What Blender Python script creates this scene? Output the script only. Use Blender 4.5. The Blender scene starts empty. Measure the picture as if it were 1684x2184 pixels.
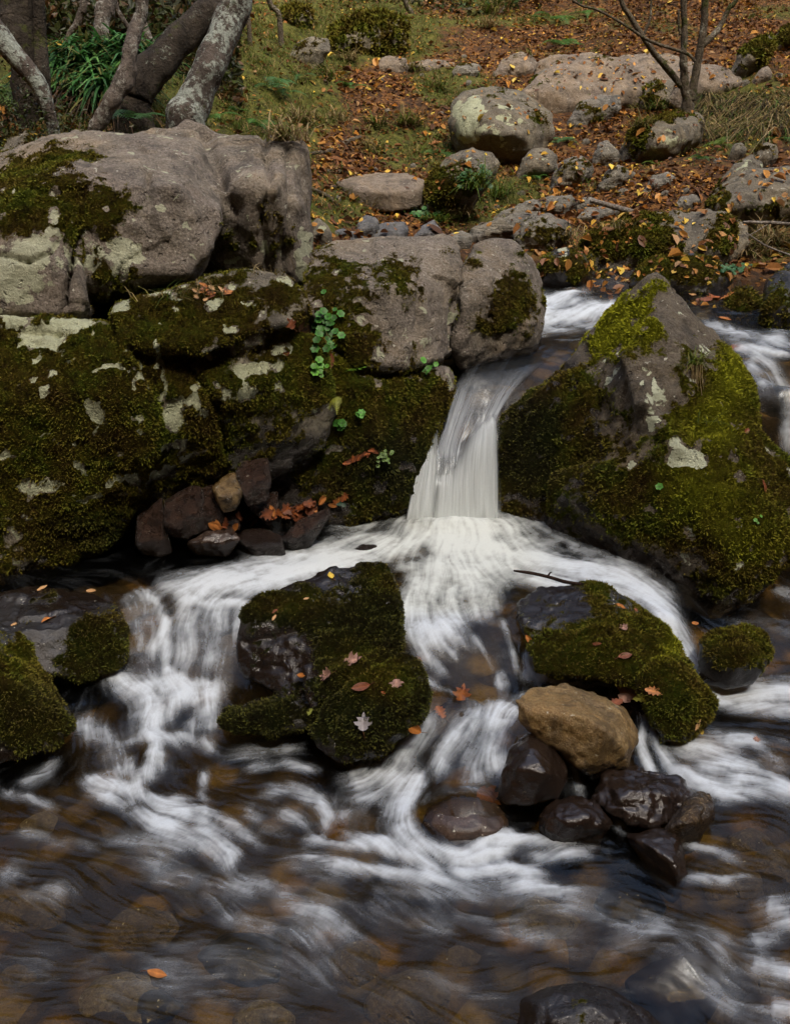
import bpy, bmesh, math, random
import numpy as np
from mathutils import Vector, Matrix
from mathutils.bvhtree import BVHTree

R = math.radians
S = bpy.context.scene
C = S.collection
random.seed(7)
rng = np.random.default_rng(11)

# ------------------------------------------------------------------ camera
CAM_H, PITCH, VFOV = 2.0, R(22), R(54)
cam = bpy.data.cameras.new('camera')
co = bpy.data.objects.new('camera', cam); C.objects.link(co)
co.location = (0, 0, CAM_H); co.rotation_euler = (R(90) - PITCH, 0, 0)
cam.sensor_fit = 'VERTICAL'; cam.sensor_height = 24; cam.angle_y = VFOV
cam.sensor_fit = 'VERTICAL'; cam.lens = 12 / math.tan(VFOV / 2)
cam.clip_start = 0.05; cam.clip_end = 500
S.camera = co
S.render.resolution_x, S.render.resolution_y = 789, 1024

# ------------------------------------------------------------------ world, sun, exposure
SUN_EL, SUN_AZ = R(58), R(150)          # soft light from above right, behind the camera's shoulder
w = bpy.data.worlds.new('World'); S.world = w; w.use_nodes = True
nt = w.node_tree; bg = nt.nodes['Background']
sky = nt.nodes.new('ShaderNodeTexSky'); sky.sky_type = 'NISHITA'; sky.sun_disc = False
sky.sun_elevation = SUN_EL; sky.sun_rotation = SUN_AZ; sky.air_density = 1.3; sky.dust_density = 6.0; sky.ozone_density = 1.0
nt.links.new(sky.outputs[0], bg.inputs[0]); bg.inputs[1].default_value = 0.115
sd = bpy.data.lights.new('sun', 'SUN'); sd.energy = 1.5; sd.angle = R(14); sd.color = (1, .92, .80)
so = bpy.data.objects.new('sun', sd); C.objects.link(so)
sv = Vector((.26, -.46, .85)).normalized()
so.rotation_euler = sv.to_track_quat('Z', 'Y').to_euler()
sky.sun_rotation = math.atan2(sv.x, sv.y); sky.sun_elevation = math.asin(sv.z)
S.view_settings.view_transform = 'Standard'; S.view_settings.look = 'None'
S.view_settings.exposure = 1.58; S.view_settings.gamma = 1
S.cycles.max_bounces = 8; S.cycles.transparent_max_bounces = 12; S.cycles.caustics_reflective = False; S.cycles.caustics_refractive = False
try: S.cycles.use_denoising = True
except Exception: pass

# ------------------------------------------------------------------ projection helpers (pixels of a 1684 x 2184 view of the photograph)
F = 1092 / math.tan(VFOV / 2)
cp, sp = math.cos(PITCH), math.sin(PITCH)
def ray(u, v):
    up = (1092 - v) / F
    return np.array([(u - 842) / F, cp + up * sp, -sp + up * cp])
def at(u, v, y):
    d = ray(u, v); k = y / d[1]
    return (d[0] * k, y, CAM_H + d[2] * k)
def proj(P):
    P = np.asarray(P, float); x, y, z = P[:, 0], P[:, 1], P[:, 2] - CAM_H
    dep = np.maximum(y * cp - z * sp, .05); up = y * sp + z * cp
    return 842 + x / dep * F, 1092 - up / dep * F, dep

# ------------------------------------------------------------------ noise (vectorised)
def _h(ix, iy, iz, s):
    n = (ix * 374761393 + iy * 668265263 + iz * 2147483647 + s * 974634777) & 0xffffffff
    n = ((n ^ (n >> 13)) * 1274126177) & 0xffffffff
    n = n ^ (n >> 16)
    return (n & 0xffffff) / float(0xffffff)
def vnoise(P, s=0):
    P = np.asarray(P, float); I = np.floor(P).astype(np.int64); f = P - I; f = f * f * f * (f * (f * 6 - 15) + 10)
    x, y, z = I.T; a, b, c = f.T; r = 0
    for dx in (0, 1):
        for dy in (0, 1):
            for dz in (0, 1):
                r = r + _h(x + dx, y + dy, z + dz, s) * (a if dx else 1 - a) * (b if dy else 1 - b) * (c if dz else 1 - c)
    return r * 2 - 1
def fbm(P, f=1, o=4, s=0, g=.5, ridged=False):
    P = np.asarray(P, float); r = np.zeros(len(P)); a = 1; t = 0
    for k in range(o):
        n = vnoise(P * f + 17.3 * k, s + k)
        if ridged: n = 1 - 2 * np.abs(n) 
        r += a * n; t += a; a *= g; f *= 2.03
    return r / t
def facets(P, f, s=0):
    P = np.asarray(P, float) * f; I = np.floor(P).astype(np.int64); best = np.full(len(P), 9e9); val = np.zeros(len(P))
    for dx in (-1, 0, 1):
        for dy in (-1, 0, 1):
            for dz in (-1, 0, 1):
                c = I + [dx, dy, dz]; h = [_h(c[:, 0], c[:, 1], c[:, 2], s + k) for k in range(6)]
                dv = P - c - np.stack(h[:3], 1); q = (dv ** 2).sum(1); m_ = q < best; best = np.where(m_, q, best)
                val = np.where(m_, dv[:, 0] * (h[3] - .5) + dv[:, 1] * (h[4] - .5) + dv[:, 2] * (h[5] - .5) + (h[3] + h[5] - 1) * .25, val)
    return val
def sstep(a, b, x):
    t = np.clip((x - a) / (b - a), 0, 1); return t * t * (3 - 2 * t)

# ------------------------------------------------------------------ mesh helpers
def tag(o, label=None, cat=None, group=None, kind=None):
    for k, v in (('label', label), ('category', cat), ('group', group), ('kind', kind)):
        if v: o[k] = v
    return o
def mesh_from(name, V, Fc, loops=None, smooth=True):
    """V (n,3); Fc (m,k) equal-sized polygons"""
    V = np.asarray(V, np.float32); Fc = np.asarray(Fc, np.int32)
    me = bpy.data.meshes.new(name); n, (m, k) = len(V), Fc.shape
    me.vertices.add(n); me.vertices.foreach_set('co', V.ravel())
    me.loops.add(m * k); me.loops.foreach_set('vertex_index', Fc.ravel())
    me.polygons.add(m); me.polygons.foreach_set('loop_start', np.arange(0, m * k, k, dtype=np.int32))
    me.polygons.foreach_set('loop_total', np.full(m, k, np.int32))
    me.polygons.foreach_set('use_smooth', np.full(m, smooth, bool))
    me.update(calc_edges=True); return me
def attr(me, name, arr, typ='FLOAT'):
    a = me.attributes.new(name, typ, 'POINT')
    if typ == 'FLOAT': a.data.foreach_set('value', np.asarray(arr, np.float32))
    else:
        arr = np.asarray(arr, np.float32)
        if arr.shape[1] == 3: arr = np.concatenate([arr, np.ones((len(arr), 1), np.float32)], 1)
        a.data.foreach_set('color', arr.ravel())
def link(name, me, m, parent=None, loc=(0, 0, 0)):
    o = bpy.data.objects.new(name, me); C.objects.link(o); o.location = loc
    if m: me.materials.append(m)
    if parent: o.parent = parent
    return o
def get_co(me):
    a = np.empty(len(me.vertices) * 3, np.float32); me.vertices.foreach_get('co', a); return a.reshape(-1, 3).astype(float)
def get_no(me):
    a = np.empty(len(me.vertices) * 3, np.float32); me.vertices.foreach_get('normal', a); return a.reshape(-1, 3).astype(float)
def set_co(me, V):
    me.vertices.foreach_set('co', np.asarray(V, np.float32).ravel()); me.update()

# ------------------------------------------------------------------ materials
def newmat(name):
    m = bpy.data.materials.new(name); m.use_nodes = True; m.node_tree.nodes.clear(); return m, m.node_tree
class NB:
    def __init__(s, nt): s.nt = nt
    def n(s, t, **kw):
        x = s.nt.nodes.new(t)
        for k, v in kw.items(): setattr(x, k, v)
        return x
    def L(s, a, b): s.nt.links.new(a, b)
    def val(s, sock, v):
        if hasattr(v, 'is_output') or isinstance(v, bpy.types.NodeSocket): s.L(v, sock)
        else: sock.default_value = v
    def noise(s, vec, scale, detail=4, rough=.55, dist=0, dim='3D'):
        x = s.n('ShaderNodeTexNoise', noise_dimensions=dim); s.L(vec, x.inputs['Vector'])
        x.inputs['Scale'].default_value = scale; x.inputs['Detail'].default_value = detail
        x.inputs['Roughness'].default_value = rough; x.inputs['Distortion'].default_value = dist
        return x.outputs['Fac']
    def vor(s, vec, scale, feat='F1', out='Distance', rnd=1):
        x = s.n('ShaderNodeTexVoronoi', feature=feat); s.L(vec, x.inputs['Vector']); x.inputs['Scale'].default_value = scale
        x.inputs['Randomness'].default_value = rnd
        return x.outputs[out]
    def m(s, op, a, b=0, c=0, clamp=False):
        x = s.n('ShaderNodeMath', operation=op, use_clamp=clamp)
        s.val(x.inputs[0], a); s.val(x.inputs[1], b)
        if op == 'MULTIPLY_ADD': s.val(x.inputs[2], c)
        return x.outputs[0]
    def ss(s, v, a, b, lo=0, hi=1):
        x = s.n('ShaderNodeMapRange', interpolation_type='SMOOTHSTEP'); s.L(v, x.inputs[0])
        s.val(x.inputs[1], a); s.val(x.inputs[2], b); s.val(x.inputs[3], lo); s.val(x.inputs[4], hi)
        return x.outputs[0]
    def mix(s, f, a, b, mode='MIX'):
        x = s.n('ShaderNodeMix', data_type='RGBA', blend_type=mode)
        s.val(x.inputs[0], f)
        for k, v in ((6, a), (7, b)):
            if isinstance(v, tuple): x.inputs[k].default_value = (*v, 1) if len(v) == 3 else v
            else: s.L(v, x.inputs[k])
        return x.outputs[2]
    def ramp(s, f, stops):
        x = s.n('ShaderNodeValToRGB'); s.L(f, x.inputs[0]); e = x.color_ramp.elements
        while len(e) < len(stops): e.new(.5)
        for i, (p, c) in enumerate(stops): e[i].position = p; e[i].color = (*c, 1)
        return x.outputs[0]
    def attr(s, name, out='Fac'):
        return s.n('ShaderNodeAttribute', attribute_name=name).outputs[out]
    def bump(s, h, strength, dist, nrm=None):
        x = s.n('ShaderNodeBump'); s.L(h, x.inputs['Height']); s.val(x.inputs['Strength'], strength); x.inputs['Distance'].default_value = dist
        if nrm: s.L(nrm, x.inputs['Normal'])
        return x.outputs[0]
    def out(s, sh):
        o = s.n('ShaderNodeOutputMaterial'); s.L(sh, o.inputs[0])

def mapping(b, vec, scale=(1, 1, 1), rot=(0, 0, 0)):
    x = b.n('ShaderNodeMapping'); b.L(vec, x.inputs[0]); x.inputs['Scale'].default_value = scale; x.inputs['Rotation'].default_value = rot
    return x.outputs[0]

MOSS_BROWN, MOSS_OLIVE, MOSS_GREEN, MOSS_BRIGHT = (.080, .050, .010), (.105, .088, .008), (.088, .112, .009), (.27, .28, .012)
def moss_color(b, pos):
    n1 = b.noise(pos, 5.0, 4, .6); n2 = b.noise(pos, 60, 3, .7)
    br = b.attr('bright')
    c = b.ramp(b.m('ADD', b.m('MULTIPLY', n1, .66), b.m('MULTIPLY', n2, .34)), [(.40, MOSS_BROWN), (.5, MOSS_OLIVE), (.60, MOSS_GREEN)])
    n3 = b.noise(pos, 18, 5, .75); c = b.mix(b.ss(n3, .48, .34, 0, .8), c, tuple(x * .28 for x in MOSS_BROWN)); c = b.mix(b.ss(n3, .55, .68, 0, .5), c, (.15, .125, .02))
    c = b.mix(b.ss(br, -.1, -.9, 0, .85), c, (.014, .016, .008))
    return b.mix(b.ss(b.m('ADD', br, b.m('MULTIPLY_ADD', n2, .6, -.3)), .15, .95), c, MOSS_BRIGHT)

def rock_mat(name, cols, grain=1.0, lich=(.42, .43, .30), strata=0.0, gloss=.0, scale=1.0):
    m, nt_ = newmat(name); b = NB(nt_)
    pos = b.n('ShaderNodeTexCoord').outputs['Object']
    if scale != 1: pos = mapping(b, pos, (scale,) * 3)
    big = b.noise(pos, 2.2, 5, .6, .6); mid = b.noise(pos, 11, 5, .65, .4); fine = b.noise(pos, 90, 4, .7); sp_ = b.vor(pos, 140)
    f = b.m('ADD', b.m('MULTIPLY', big, .55), b.m('MULTIPLY', mid, .45))
    col = b.ramp(f, [(.33, cols[0]), (.5, cols[1]), (.66, cols[2])])
    tint = b.noise(pos, 1.3, 4, .65, .8)
    col = b.mix(b.ss(tint, .44, .60, 0, .75), col, b.mix(1.0, col, (.72, .68, .74), 'MULTIPLY'))
    col = b.mix(b.ss(tint, .50, .36, 0, .6), col, b.mix(1.0, col, (1.25, 1.08, .82), 'MULTIPLY'))
    blot = b.noise(pos, 6.5, 8, .78, .3)
    col = b.mix(b.ss(blot, .53, .62, 0, .55), col, tuple(c * .42 for c in cols[1]))
    col = b.mix(b.ss(blot, .44, .34, 0, .6), col, cols[3])
    col = b.mix(b.ss(fine, .42, .72, 0, .5), col, cols[3])
    col = b.mix(b.ss(fine, .5, .22, 0, .55), col, tuple(c * .3 for c in cols[0]))
    # grime in pits, vertical run-off streaks
    st = b.noise(mapping(b, pos, (9, 9, 1.1)), 1.0, 4, .6)
    col = b.mix(b.ss(st, .50, .66, 0, .65), col, tuple(c * .35 for c in cols[1]))
    # white flecks
    wf = b.noise(pos, 34, 3, .55)
    col = b.mix(b.ss(wf, .675, .72, 0, .75), col, (.55, .54, .45))
    # lichen
    la = b.attr('lichen'); ln = b.noise(pos, 16, 6, .68, .3)
    lm = b.ss(b.m('ADD', la, b.m('MULTIPLY_ADD', ln, 1.9, -.95)), .46, .54)
    lc = b.mix(b.noise(pos, 45, 4, .7), tuple(c * .62 for c in lich), lich)
    lc = b.mix(b.ss(b.noise(pos, 120, 3, .6), .55, .7, 0, .6), lc, tuple(min(1, c * 1.35) for c in lich))
    col = b.mix(lm, col, lc)
    # wet
    wet = b.attr('wet')
    wm = b.ss(b.m('ADD', wet, b.m('MULTIPLY_ADD', mid, .8, -.4)), .22, .5)
    col = b.mix(b.m('MULTIPLY', wm, .9), col, b.mix(.5, tuple(c * .10 for c in cols[0]), (.02, .012, .008)))
    # moss
    ma = b.attr('moss'); mn = b.noise(pos, 24, 5, .7, .2)
    mm = b.ss(b.m('ADD', ma, b.m('MULTIPLY_ADD', mn, 1.1, -.55)), .44, .58)
    col = b.mix(mm, col, moss_color(b, pos))
    h = b.m('ADD', b.m('MULTIPLY', mid, .55), b.m('MULTIPLY', fine, .22))
    if strata:
        wv = b.noise(mapping(b, pos, (2, 2, 26), (R(18), R(12), 0)), 1.0, 4, .6)
        h = b.m('ADD', h, b.m('MULTIPLY', wv, strata))
    h = b.m('ADD', h, b.m('MULTIPLY', blot, .8))
    pits = b.noise(pos, 30, 2, .5)
    h = b.m('ADD', h, b.ss(pits, .28, .36, -.35, 0))
    n0 = b.bump(h, 1.0 * grain, .045)
    mh = b.noise(pos, 180, 3, .8)
    n1 = b.bump(b.m('ADD', mh, b.noise(pos, 45, 4, .7)), b.m('MULTIPLY', mm, .95), .05, n0)
    p = b.n('ShaderNodeBsdfPrincipled'); b.L(col, p.inputs['Base Color']); b.L(n1, p.inputs['Normal'])
    rough = b.m('SUBTRACT', .88 - gloss, b.m('MULTIPLY', b.m('MULTIPLY', wm, b.m('SUBTRACT', 1, mm)), .62 - gloss * .5))
    b.L(rough, p.inputs['Roughness'])
    b.L(b.m('MULTIPLY_ADD', b.m('SUBTRACT', 1, mm), .45, .05), p.inputs['Specular IOR Level'])
    b.out(p.outputs[0]); return m

def moss_mat():
    m, nt_ = newmat('moss'); b = NB(nt_); pos = b.n('ShaderNodeTexCoord').outputs['Object']
    col = moss_color(b, pos)
    col = b.mix(b.ss(b.attr('tip'), 0, 1, .0, .38), col, (.30, .29, .035))
    p = b.n('ShaderNodeBsdfPrincipled'); b.L(col, p.inputs['Base Color']); p.inputs['Roughness'].default_value = .85
    p.inputs['Specular IOR Level'].default_value = .15
    b.out(p.outputs[0]); return m
def vcol_mat(name, rough=.7, trans=.0, spec=.3, bump=0):
    m, nt_ = newmat(name); b = NB(nt_)
    c = b.attr('Col', 'Color'); pos = b.n('ShaderNodeTexCoord').outputs['Object']
    c = b.mix(b.ss(b.noise(pos, 70, 3, .6), .35, .7, 0, .35), c, b.mix(1.0, c, (.35, .3, .28), 'MULTIPLY'))
    p = b.n('ShaderNodeBsdfPrincipled'); b.L(c, p.inputs['Base Color']); p.inputs['Roughness'].default_value = rough
    p.inputs['Specular IOR Level'].default_value = spec
    sh = p.outputs[0]
    if bump: b.L(b.bump(b.noise(pos, 40, 4, .7), bump, .01), p.inputs['Normal'])
    if trans:
        t = b.n('ShaderNodeBsdfTranslucent'); b.L(c, t.inputs[0]); x = b.n('ShaderNodeMixShader'); x.inputs[0].default_value = trans
        b.L(sh, x.inputs[1]); b.L(t.outputs[0], x.inputs[2]); sh = x.outputs[0]
    b.out(sh); return m

GREY = [(.085, .070, .055), (.165, .138, .105), (.28, .235, .18), (.42, .37, .30)]
M = {}
M['grey'] = rock_mat('weathered_stone', GREY)
M['wall'] = rock_mat('dark_olive_stone', [(.085, .07, .055), (.15, .13, .095), (.22, .19, .14), (.30, .28, .2)], lich=(.44, .46, .30))  # darker, more olive stone of the wall and many bank rocks
M['brown'] = rock_mat('brown_boulder_stone', [(.05, .038, .024), (.095, .075, .05), (.145, .12, .082), (.22, .19, .13)], lich=(.50, .53, .38))
M['tan'] = rock_mat('tan_outcrop_stone', [(.12, .095, .07), (.19, .15, .11), (.26, .21, .155), (.33, .275, .21)], grain=.8)
M['gold'] = rock_mat('golden_stone', [(.07, .038, .010), (.15, .088, .024), (.23, .145, .046), (.42, .33, .17)], grain=.5, gloss=.35, scale=2)
M['wetdark'] = rock_mat('wet_dark_stone', [(.030, .018, .014), (.055, .036, .028), (.09, .062, .05), (.15, .11, .085)], grain=.22, gloss=.55, scale=2)
M['yellowedge'] = rock_mat('yellow_edged_wet_stone', [(.030, .018, .014), (.055, .036, .028), (.09, .062, .05), (.15, .11, .085)], grain=.22, gloss=.55, scale=2, lich=(.30, .20, .06))
M['black'] = rock_mat('black_wet_stone', [(.008, .007, .006), (.015, .013, .012), (.028, .025, .024), (.05, .047, .045)], grain=.3, gloss=.5, scale=1.6)
M['blue'] = rock_mat('blue_grey_slate', [(.06, .06, .064), (.11, .11, .113), (.17, .17, .17), (.25, .25, .235)], grain=.9, strata=.8, gloss=.25)
M['strata'] = rock_mat('bedded_stone', [(.10, .09, .07), (.17, .155, .125), (.25, .225, .18), (.34, .32, .26)], strata=1.0)
M['redbrown'] = rock_mat('red_brown_stone', [(.028, .012, .007), (.05, .022, .012), (.075, .038, .02), (.11, .065, .04)], gloss=.4, scale=2)
M['moss'] = moss_mat()
M['leaf'] = vcol_mat('fallen_leaf', .55, .15, .35)
M['litter'] = vcol_mat('leaf_litter', .7, .1, .25)
M['green'] = vcol_mat('green_plant', .5, .3, .35)
M['grass'] = vcol_mat('grass', .6, .3, .2)
M['bark'] = None

# ------------------------------------------------------------------ water height: radial interpolation of surveyed levels
WP = []
for v in (1760, 1900, 2050, 2250):
    for u in (-300, 100, 500, 900, 1300, 1700, 2000): WP.append((u, v, 0))
WP += [(100,1690,0),(0,1650,0),(-300,1600,0),(300,1610,0),(420,1600,0),(600,1600,0),(200,1520,.03),(350,1442,.06),(450,1452,.06),(560,1480,.05),(250,1445,.06),
 (340,1500,.05),(440,1500,.055),(540,1530,.03),(100,1450,.03),
 (-300,1260,.22),(100,1270,.22),(220,1262,.218),(300,1268,.212),(400,1280,.21),(480,1280,.21),(545,1290,.21),
 (0,1230,.22),(300,1225,.22),(600,1225,.222),(850,1225,.222),(1100,1225,.22),(1280,1240,.218),(600,1170,.222),(900,1125,.23),(1060,1125,.23),(1300,1170,.22),(-200,1150,.22),(300,1100,.22),
 (850,1290,.215),(920,1300,.21),(1000,1308,.208),(1100,1318,.205),(870,1355,.19),(950,1362,.185),(1050,1362,.182),(1130,1365,.18),
 (900,1450,.10),(1000,1465,.095),(1090,1475,.095),(940,1480,.09),(1150,1450,.10),(1250,1460,.10),(1350,1470,.09),(900,1525,.085),(1000,1530,.085),(1080,1530,.085),
 (840,1640,.0),(950,1672,.0),(1050,1680,0),(1150,1720,0),(780,1640,0),(1350,1500,.085),(1385,1560,.05),(1410,1650,.0),(1470,1670,0),(1200,1590,.07),(1225,1620,.055),(1262,1690,.01),(1310,1760,0),(1400,1800,0),
 (1370,1285,.205),(1410,1300,.2),(1440,1325,.185),(1485,1450,.03),(1520,1475,.02),(1600,1500,.01),(1700,1520,.0),(1540,1600,0),(1700,1620,0),(1560,1340,.06),(1700,1330,.06),(1850,1400,.04),(1650,1250,.07),(1850,1250,.08),(1500,1400,.04),
 (1000,792,.752),(1100,785,.758),(1180,772,.762),(980,762,.79),(1100,750,.795),(1250,740,.80),(1200,700,.815),(1170,690,.82),(1280,690,.83),(1150,655,.86),(1230,655,.88),(1300,655,.87),(1130,632,.93),(1230,628,.93),(1310,650,.90),
 (1480,700,.84),(1560,705,.84),(1684,700,.845),(1800,690,.85),(1700,660,.9),(1684,760,.825),(1800,760,.82),(1625,790,.80),(1660,850,.72),(1700,850,.7),(1690,950,.45),(1800,900,.62),(1760,1050,.2),(1850,1100,.1),(1684,1150,.1)]
WD = [(-.5,4.6,.5),(.1,4.42,.25),(.35,4.42,.25),(.1,4.7,.45),(.45,4.7,.45),(.6,4.4,.3),(-.2,4.3,.23),(.6,4.2,.23),(.25,9,1.15),(1.2,9,1.15),(2.5,9,1.2),(-1,8,1.2)]
pts = []
for u, v, z in WP:
    d = ray(u, v); k = (CAM_H - z) / -d[2]; pts.append((d[0] * k, d[1] * k, z))
pts += WD; pts = np.array(pts)
def rbf_fit(P):
    n = len(P); A = np.sqrt(((P[:, None, :2] - P[None, :, :2]) ** 2).sum(2) + .0009)
    B = np.zeros((n + 3, n + 3)); B[:n, :n] = A + np.eye(n) * -1e-4; B[:n, n] = 1; B[:n, n+1:] = P[:, :2]; B[n:, :n] = B[:n, n:].T
    return np.linalg.lstsq(B, np.r_[P[:, 2], 0, 0, 0], rcond=1e-9)[0]
def rbf_eval(P, c, X, Y):
    sh = X.shape; X = X.ravel(); Y = Y.ravel(); r = np.empty(len(X)); n = len(P)
    for k in range(0, len(X), 60000):
        x, y = X[k:k+60000, None], Y[k:k+60000, None]
        D = np.sqrt((x - P[None, :, 0]) ** 2 + (y - P[None, :, 1]) ** 2 + .0009)
        r[k:k+60000] = D @ c[:n] + c[n] + c[n+1] * x[:, 0] + c[n+2] * y[:, 0]
    return r.reshape(sh)
WC = rbf_fit(pts)
# coarse lookup
GX = np.linspace(-3.2, 4.2, 371); GY = np.linspace(.8, 9.2, 421)
gx, gy = np.meshgrid(GX, GY); WZ = rbf_eval(pts, WC, gx, gy)
def bil(T, x, y):
    x = np.clip((np.asarray(x, float) - GX[0]) / (GX[1] - GX[0]), 0, len(GX) - 1.001); y = np.clip((np.asarray(y, float) - GY[0]) / (GY[1] - GY[0]), 0, len(GY) - 1.001)
    i = x.astype(int); j = y.astype(int); a = x - i; b_ = y - j
    return (T[j, i] * (1-a) + T[j, i+1] * a) * (1-b_) + (T[j+1, i] * (1-a) + T[j+1, i+1] * a) * b_
def water_z(x, y): return bil(WZ, x, y)
def hit_field(fn, u, v, y0=1.2, y1=9, n=1600):
    d = ray(u, v); ys = np.linspace(y0, y1, n); k = ys / d[1]
    zz = CAM_H + d[2] * k - fn(d[0] * k, ys); j = np.argmax(zz < 0)
    if zz[j] >= 0: j = n - 1
    return d[0] * k[j], ys[j], CAM_H + d[2] * k[j]

# ------------------------------------------------------------------ ground: stream bed and hillside in one sheet
def bank_profile(y):
    return np.interp(y, [6.4, 6.6, 7.6, 8.8, 10.2, 12, 14.2, 17, 22, 40, 120], [.75, .95, 1.13, 1.371, 1.70, 2.13, 2.71, 3.49, 5.3, 13, 52])
def ground_z(x, y):
    x = np.asarray(x, float); y = np.asarray(y, float)
    wz = water_z(x, y)
    bed = wz - .17
    # far bank edge line: the stream runs in front of it
    edge = np.interp(x, [-3, -.2, .5, .9, 1.4, 2.0, 3, 5], [4.9, 5.0, 6.2, 6.75, 6.6, 6.0, 6.0, 6.1])
    t = sstep(-.15, .45, y - edge)
    # left bank stands higher
    lf = sstep(.3, -2.3, x)
    bp = bank_profile(y) + lf * np.interp(y, [5, 6.5, 8, 10, 14, 20], [.85, 1.0, 1.0, .85, .55, .5])
    bp = bp + sstep(1.9, 4.0, x) * .30 * np.interp(y, [5.8, 7.5, 9.5, 14], [.1, .6, 1.0, 1])
    P = np.stack([x.ravel(), y.ravel(), 0 * x.ravel()], 1)
    bp = bp + (fbm(P, .8, 4, 3) * .20 + fbm(P, 4, 3, 9) * .035).reshape(x.shape) * sstep(6.3, 8, y)
    z = bed * (1 - t) + bp * t
    # unseen valley sides and bank behind the camera, raised to block low sky light
    side = np.maximum(0, -x - 2.4 - .05 * y); z = z + side ** 1.15 * .95 * sstep(9, 6, y)
    side = np.maximum(0, x - 3.4 - .0 * y); z = z + side ** 1.1 * .8 * sstep(9, 6, y)
    back = np.maximum(0, .0 - y); z = z + back ** 1.15 * 1.0
    return z
def axis(segs):
    r = []
    for a, b_, d in segs: r += list(np.arange(a, b_, d))
    return np.array(r)
ax = axis([(-60, -12, 3), (-12, -4, .4), (-4, 4.5, .035), (4.5, 12, .3), (12, 61, 3)])
ay = axis([(-30, 0, 1.5), (0, 1.2, .2), (1.2, 9, .03), (9, 15, .05), (15, 24, .15), (24, 121, 3)])
X, Y = np.meshgrid(ax, ay); Z = ground_z(X, Y)
P2 = np.stack([X.ravel(), Y.ravel(), 0 * X.ravel()], 1)
cob = fbm(P2, 7, 3, 31, .5).reshape(X.shape)
uw = sstep(6.2, 5.6, Y)
Z = Z + cob * .05 * uw + fbm(P2, 14, 3, 77).reshape(X.shape) * .02
ny, nx = X.shape; idx = np.arange(ny * nx).reshape(ny, nx)
Fq = np.stack([idx[:-1, :-1], idx[:-1, 1:], idx[1:, 1:], idx[1:, :-1]], -1).reshape(-1, 4)
V = np.stack([X.ravel(), Y.ravel(), Z.ravel()], 1)
me = mesh_from('ground', V, Fq)
GU, GV, _ = proj(V)
# how green (grass, moss) or how leaf strewn the bank is, where it is so on the real bank
def splat(U, Vv, items):
    r = np.zeros(len(U))
    for (u, v, a, b_, s) in items: r += s * np.exp(-((U - u) / a) ** 2 - ((Vv - v) / b_) ** 2)
    return r
GREEN = [(600,240,170,120,1.0),(700,60,150,70,.9),(850,290,130,60,.9),(560,110,60,80,.5),(700,450,110,50,1.0),(950,190,70,30,.8),(1000,430,140,50,.9),(400,250,160,160,.9),(150,200,260,200,.6),
 (1500,210,60,40,.4),(1600,260,120,60,.8),(1250,520,160,60,.2),(1040,15,60,30,.6),(1380,210,60,40,.5),(1650,520,60,60,.6),(1430,30,80,40,.3),(1640,30,80,40,.4),
 (800,200,110,60,-.5),(740,300,80,50,-.9),(900,250,80,40,-.3)]
GREEN += [(800,60,160,50,.6),(930,180,90,40,.5),(1120,50,200,40,.25),(560,330,90,60,.5),(1080,440,80,30,.4)]
green = np.clip(splat(GU, GV, GREEN) + fbm(P2, 1.1, 4, 5) * .5 + .12, 0, 1)
attr(me, 'green', green); 
def ground_mat():
    m, n_ = newmat('bank_ground'); b = NB(n_); pos = b.n('ShaderNodeTexCoord').outputs['Object']
    v1 = b.vor(pos, 26, 'F1', 'Color'); sep = b.n('ShaderNodeSeparateColor'); b.L(v1, sep.inputs[0])
    lit = b.ramp(sep.outputs[0], [(.0, (.030, .014, .006)), (.35, (.085, .036, .012)), (.7, (.14, .062, .018)), (1, (.22, .11, .03))])
    lit = b.mix(b.ss(b.noise(pos, 6, 4), .4, .65, 0, .7), lit, (.028, .018, .010))
    gr = b.ramp(b.noise(pos, 14, 5, .65), [(.35, (.035, .036, .008)), (.55, (.085, .088, .014)), (.72, (.14, .11, .03))])
    g = b.ss(b.m('ADD', b.attr('green'), b.m('MULTIPLY_ADD', b.noise(pos, 9, 5, .7), .9, -.45)), .3, .6)
    col = b.mix(g, lit, gr)
    # stream bed below the water: cobbles
    z = b.attr('bed')
    w1 = b.n('ShaderNodeTexVoronoi'); 
    wp = b.mix(.06, pos, b.n('ShaderNodeTexNoise').outputs['Color']); b.L(wp, w1.inputs['Vector']); w1.inputs['Scale'].default_value = 8
    s2 = b.n('ShaderNodeSeparateColor'); b.L(w1.outputs['Color'], s2.inputs[0])
    cc = b.ramp(s2.outputs[0], [(0, (.07, .05, .028)), (.3, (.22, .155, .055)), (.5, (.14, .115, .07)), (.72, (.32, .235, .07)), (.9, (.30, .18, .05)), (1, (.24, .20, .12))])
    cc = b.mix(b.ss(w1.outputs['Distance'], .25, .6, 0, .85), cc, (.012, .009, .006))
    cc = b.mix(b.noise(pos, 20, 5, .7), cc, (.02, .015, .01))
    col = b.mix(z, col, cc)
    p = b.n('ShaderNodeBsdfPrincipled'); b.L(col, p.inputs['Base Color']); p.inputs['Roughness'].default_value = .85; p.inputs['Specular IOR Level'].default_value = .2
    h = b.m('ADD', b.m('MULTIPLY', sep.outputs[1], .5), b.noise(pos, 60, 4, .7))
    b.L(b.bump(h, .9, .02), p.inputs['Normal']); b.out(p.outputs[0]); return m
bedm = sstep(.02, -.06, Z - water_z(X, Y)) * sstep(7.0, 6.2, Y)
attr(me, 'bed', bedm.ravel())
ground = tag(link('ground', me, ground_mat()), kind='structure')
ground_me = me
gbvh = BVHTree.FromObject(ground, bpy.context.evaluated_depsgraph_get())
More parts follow.
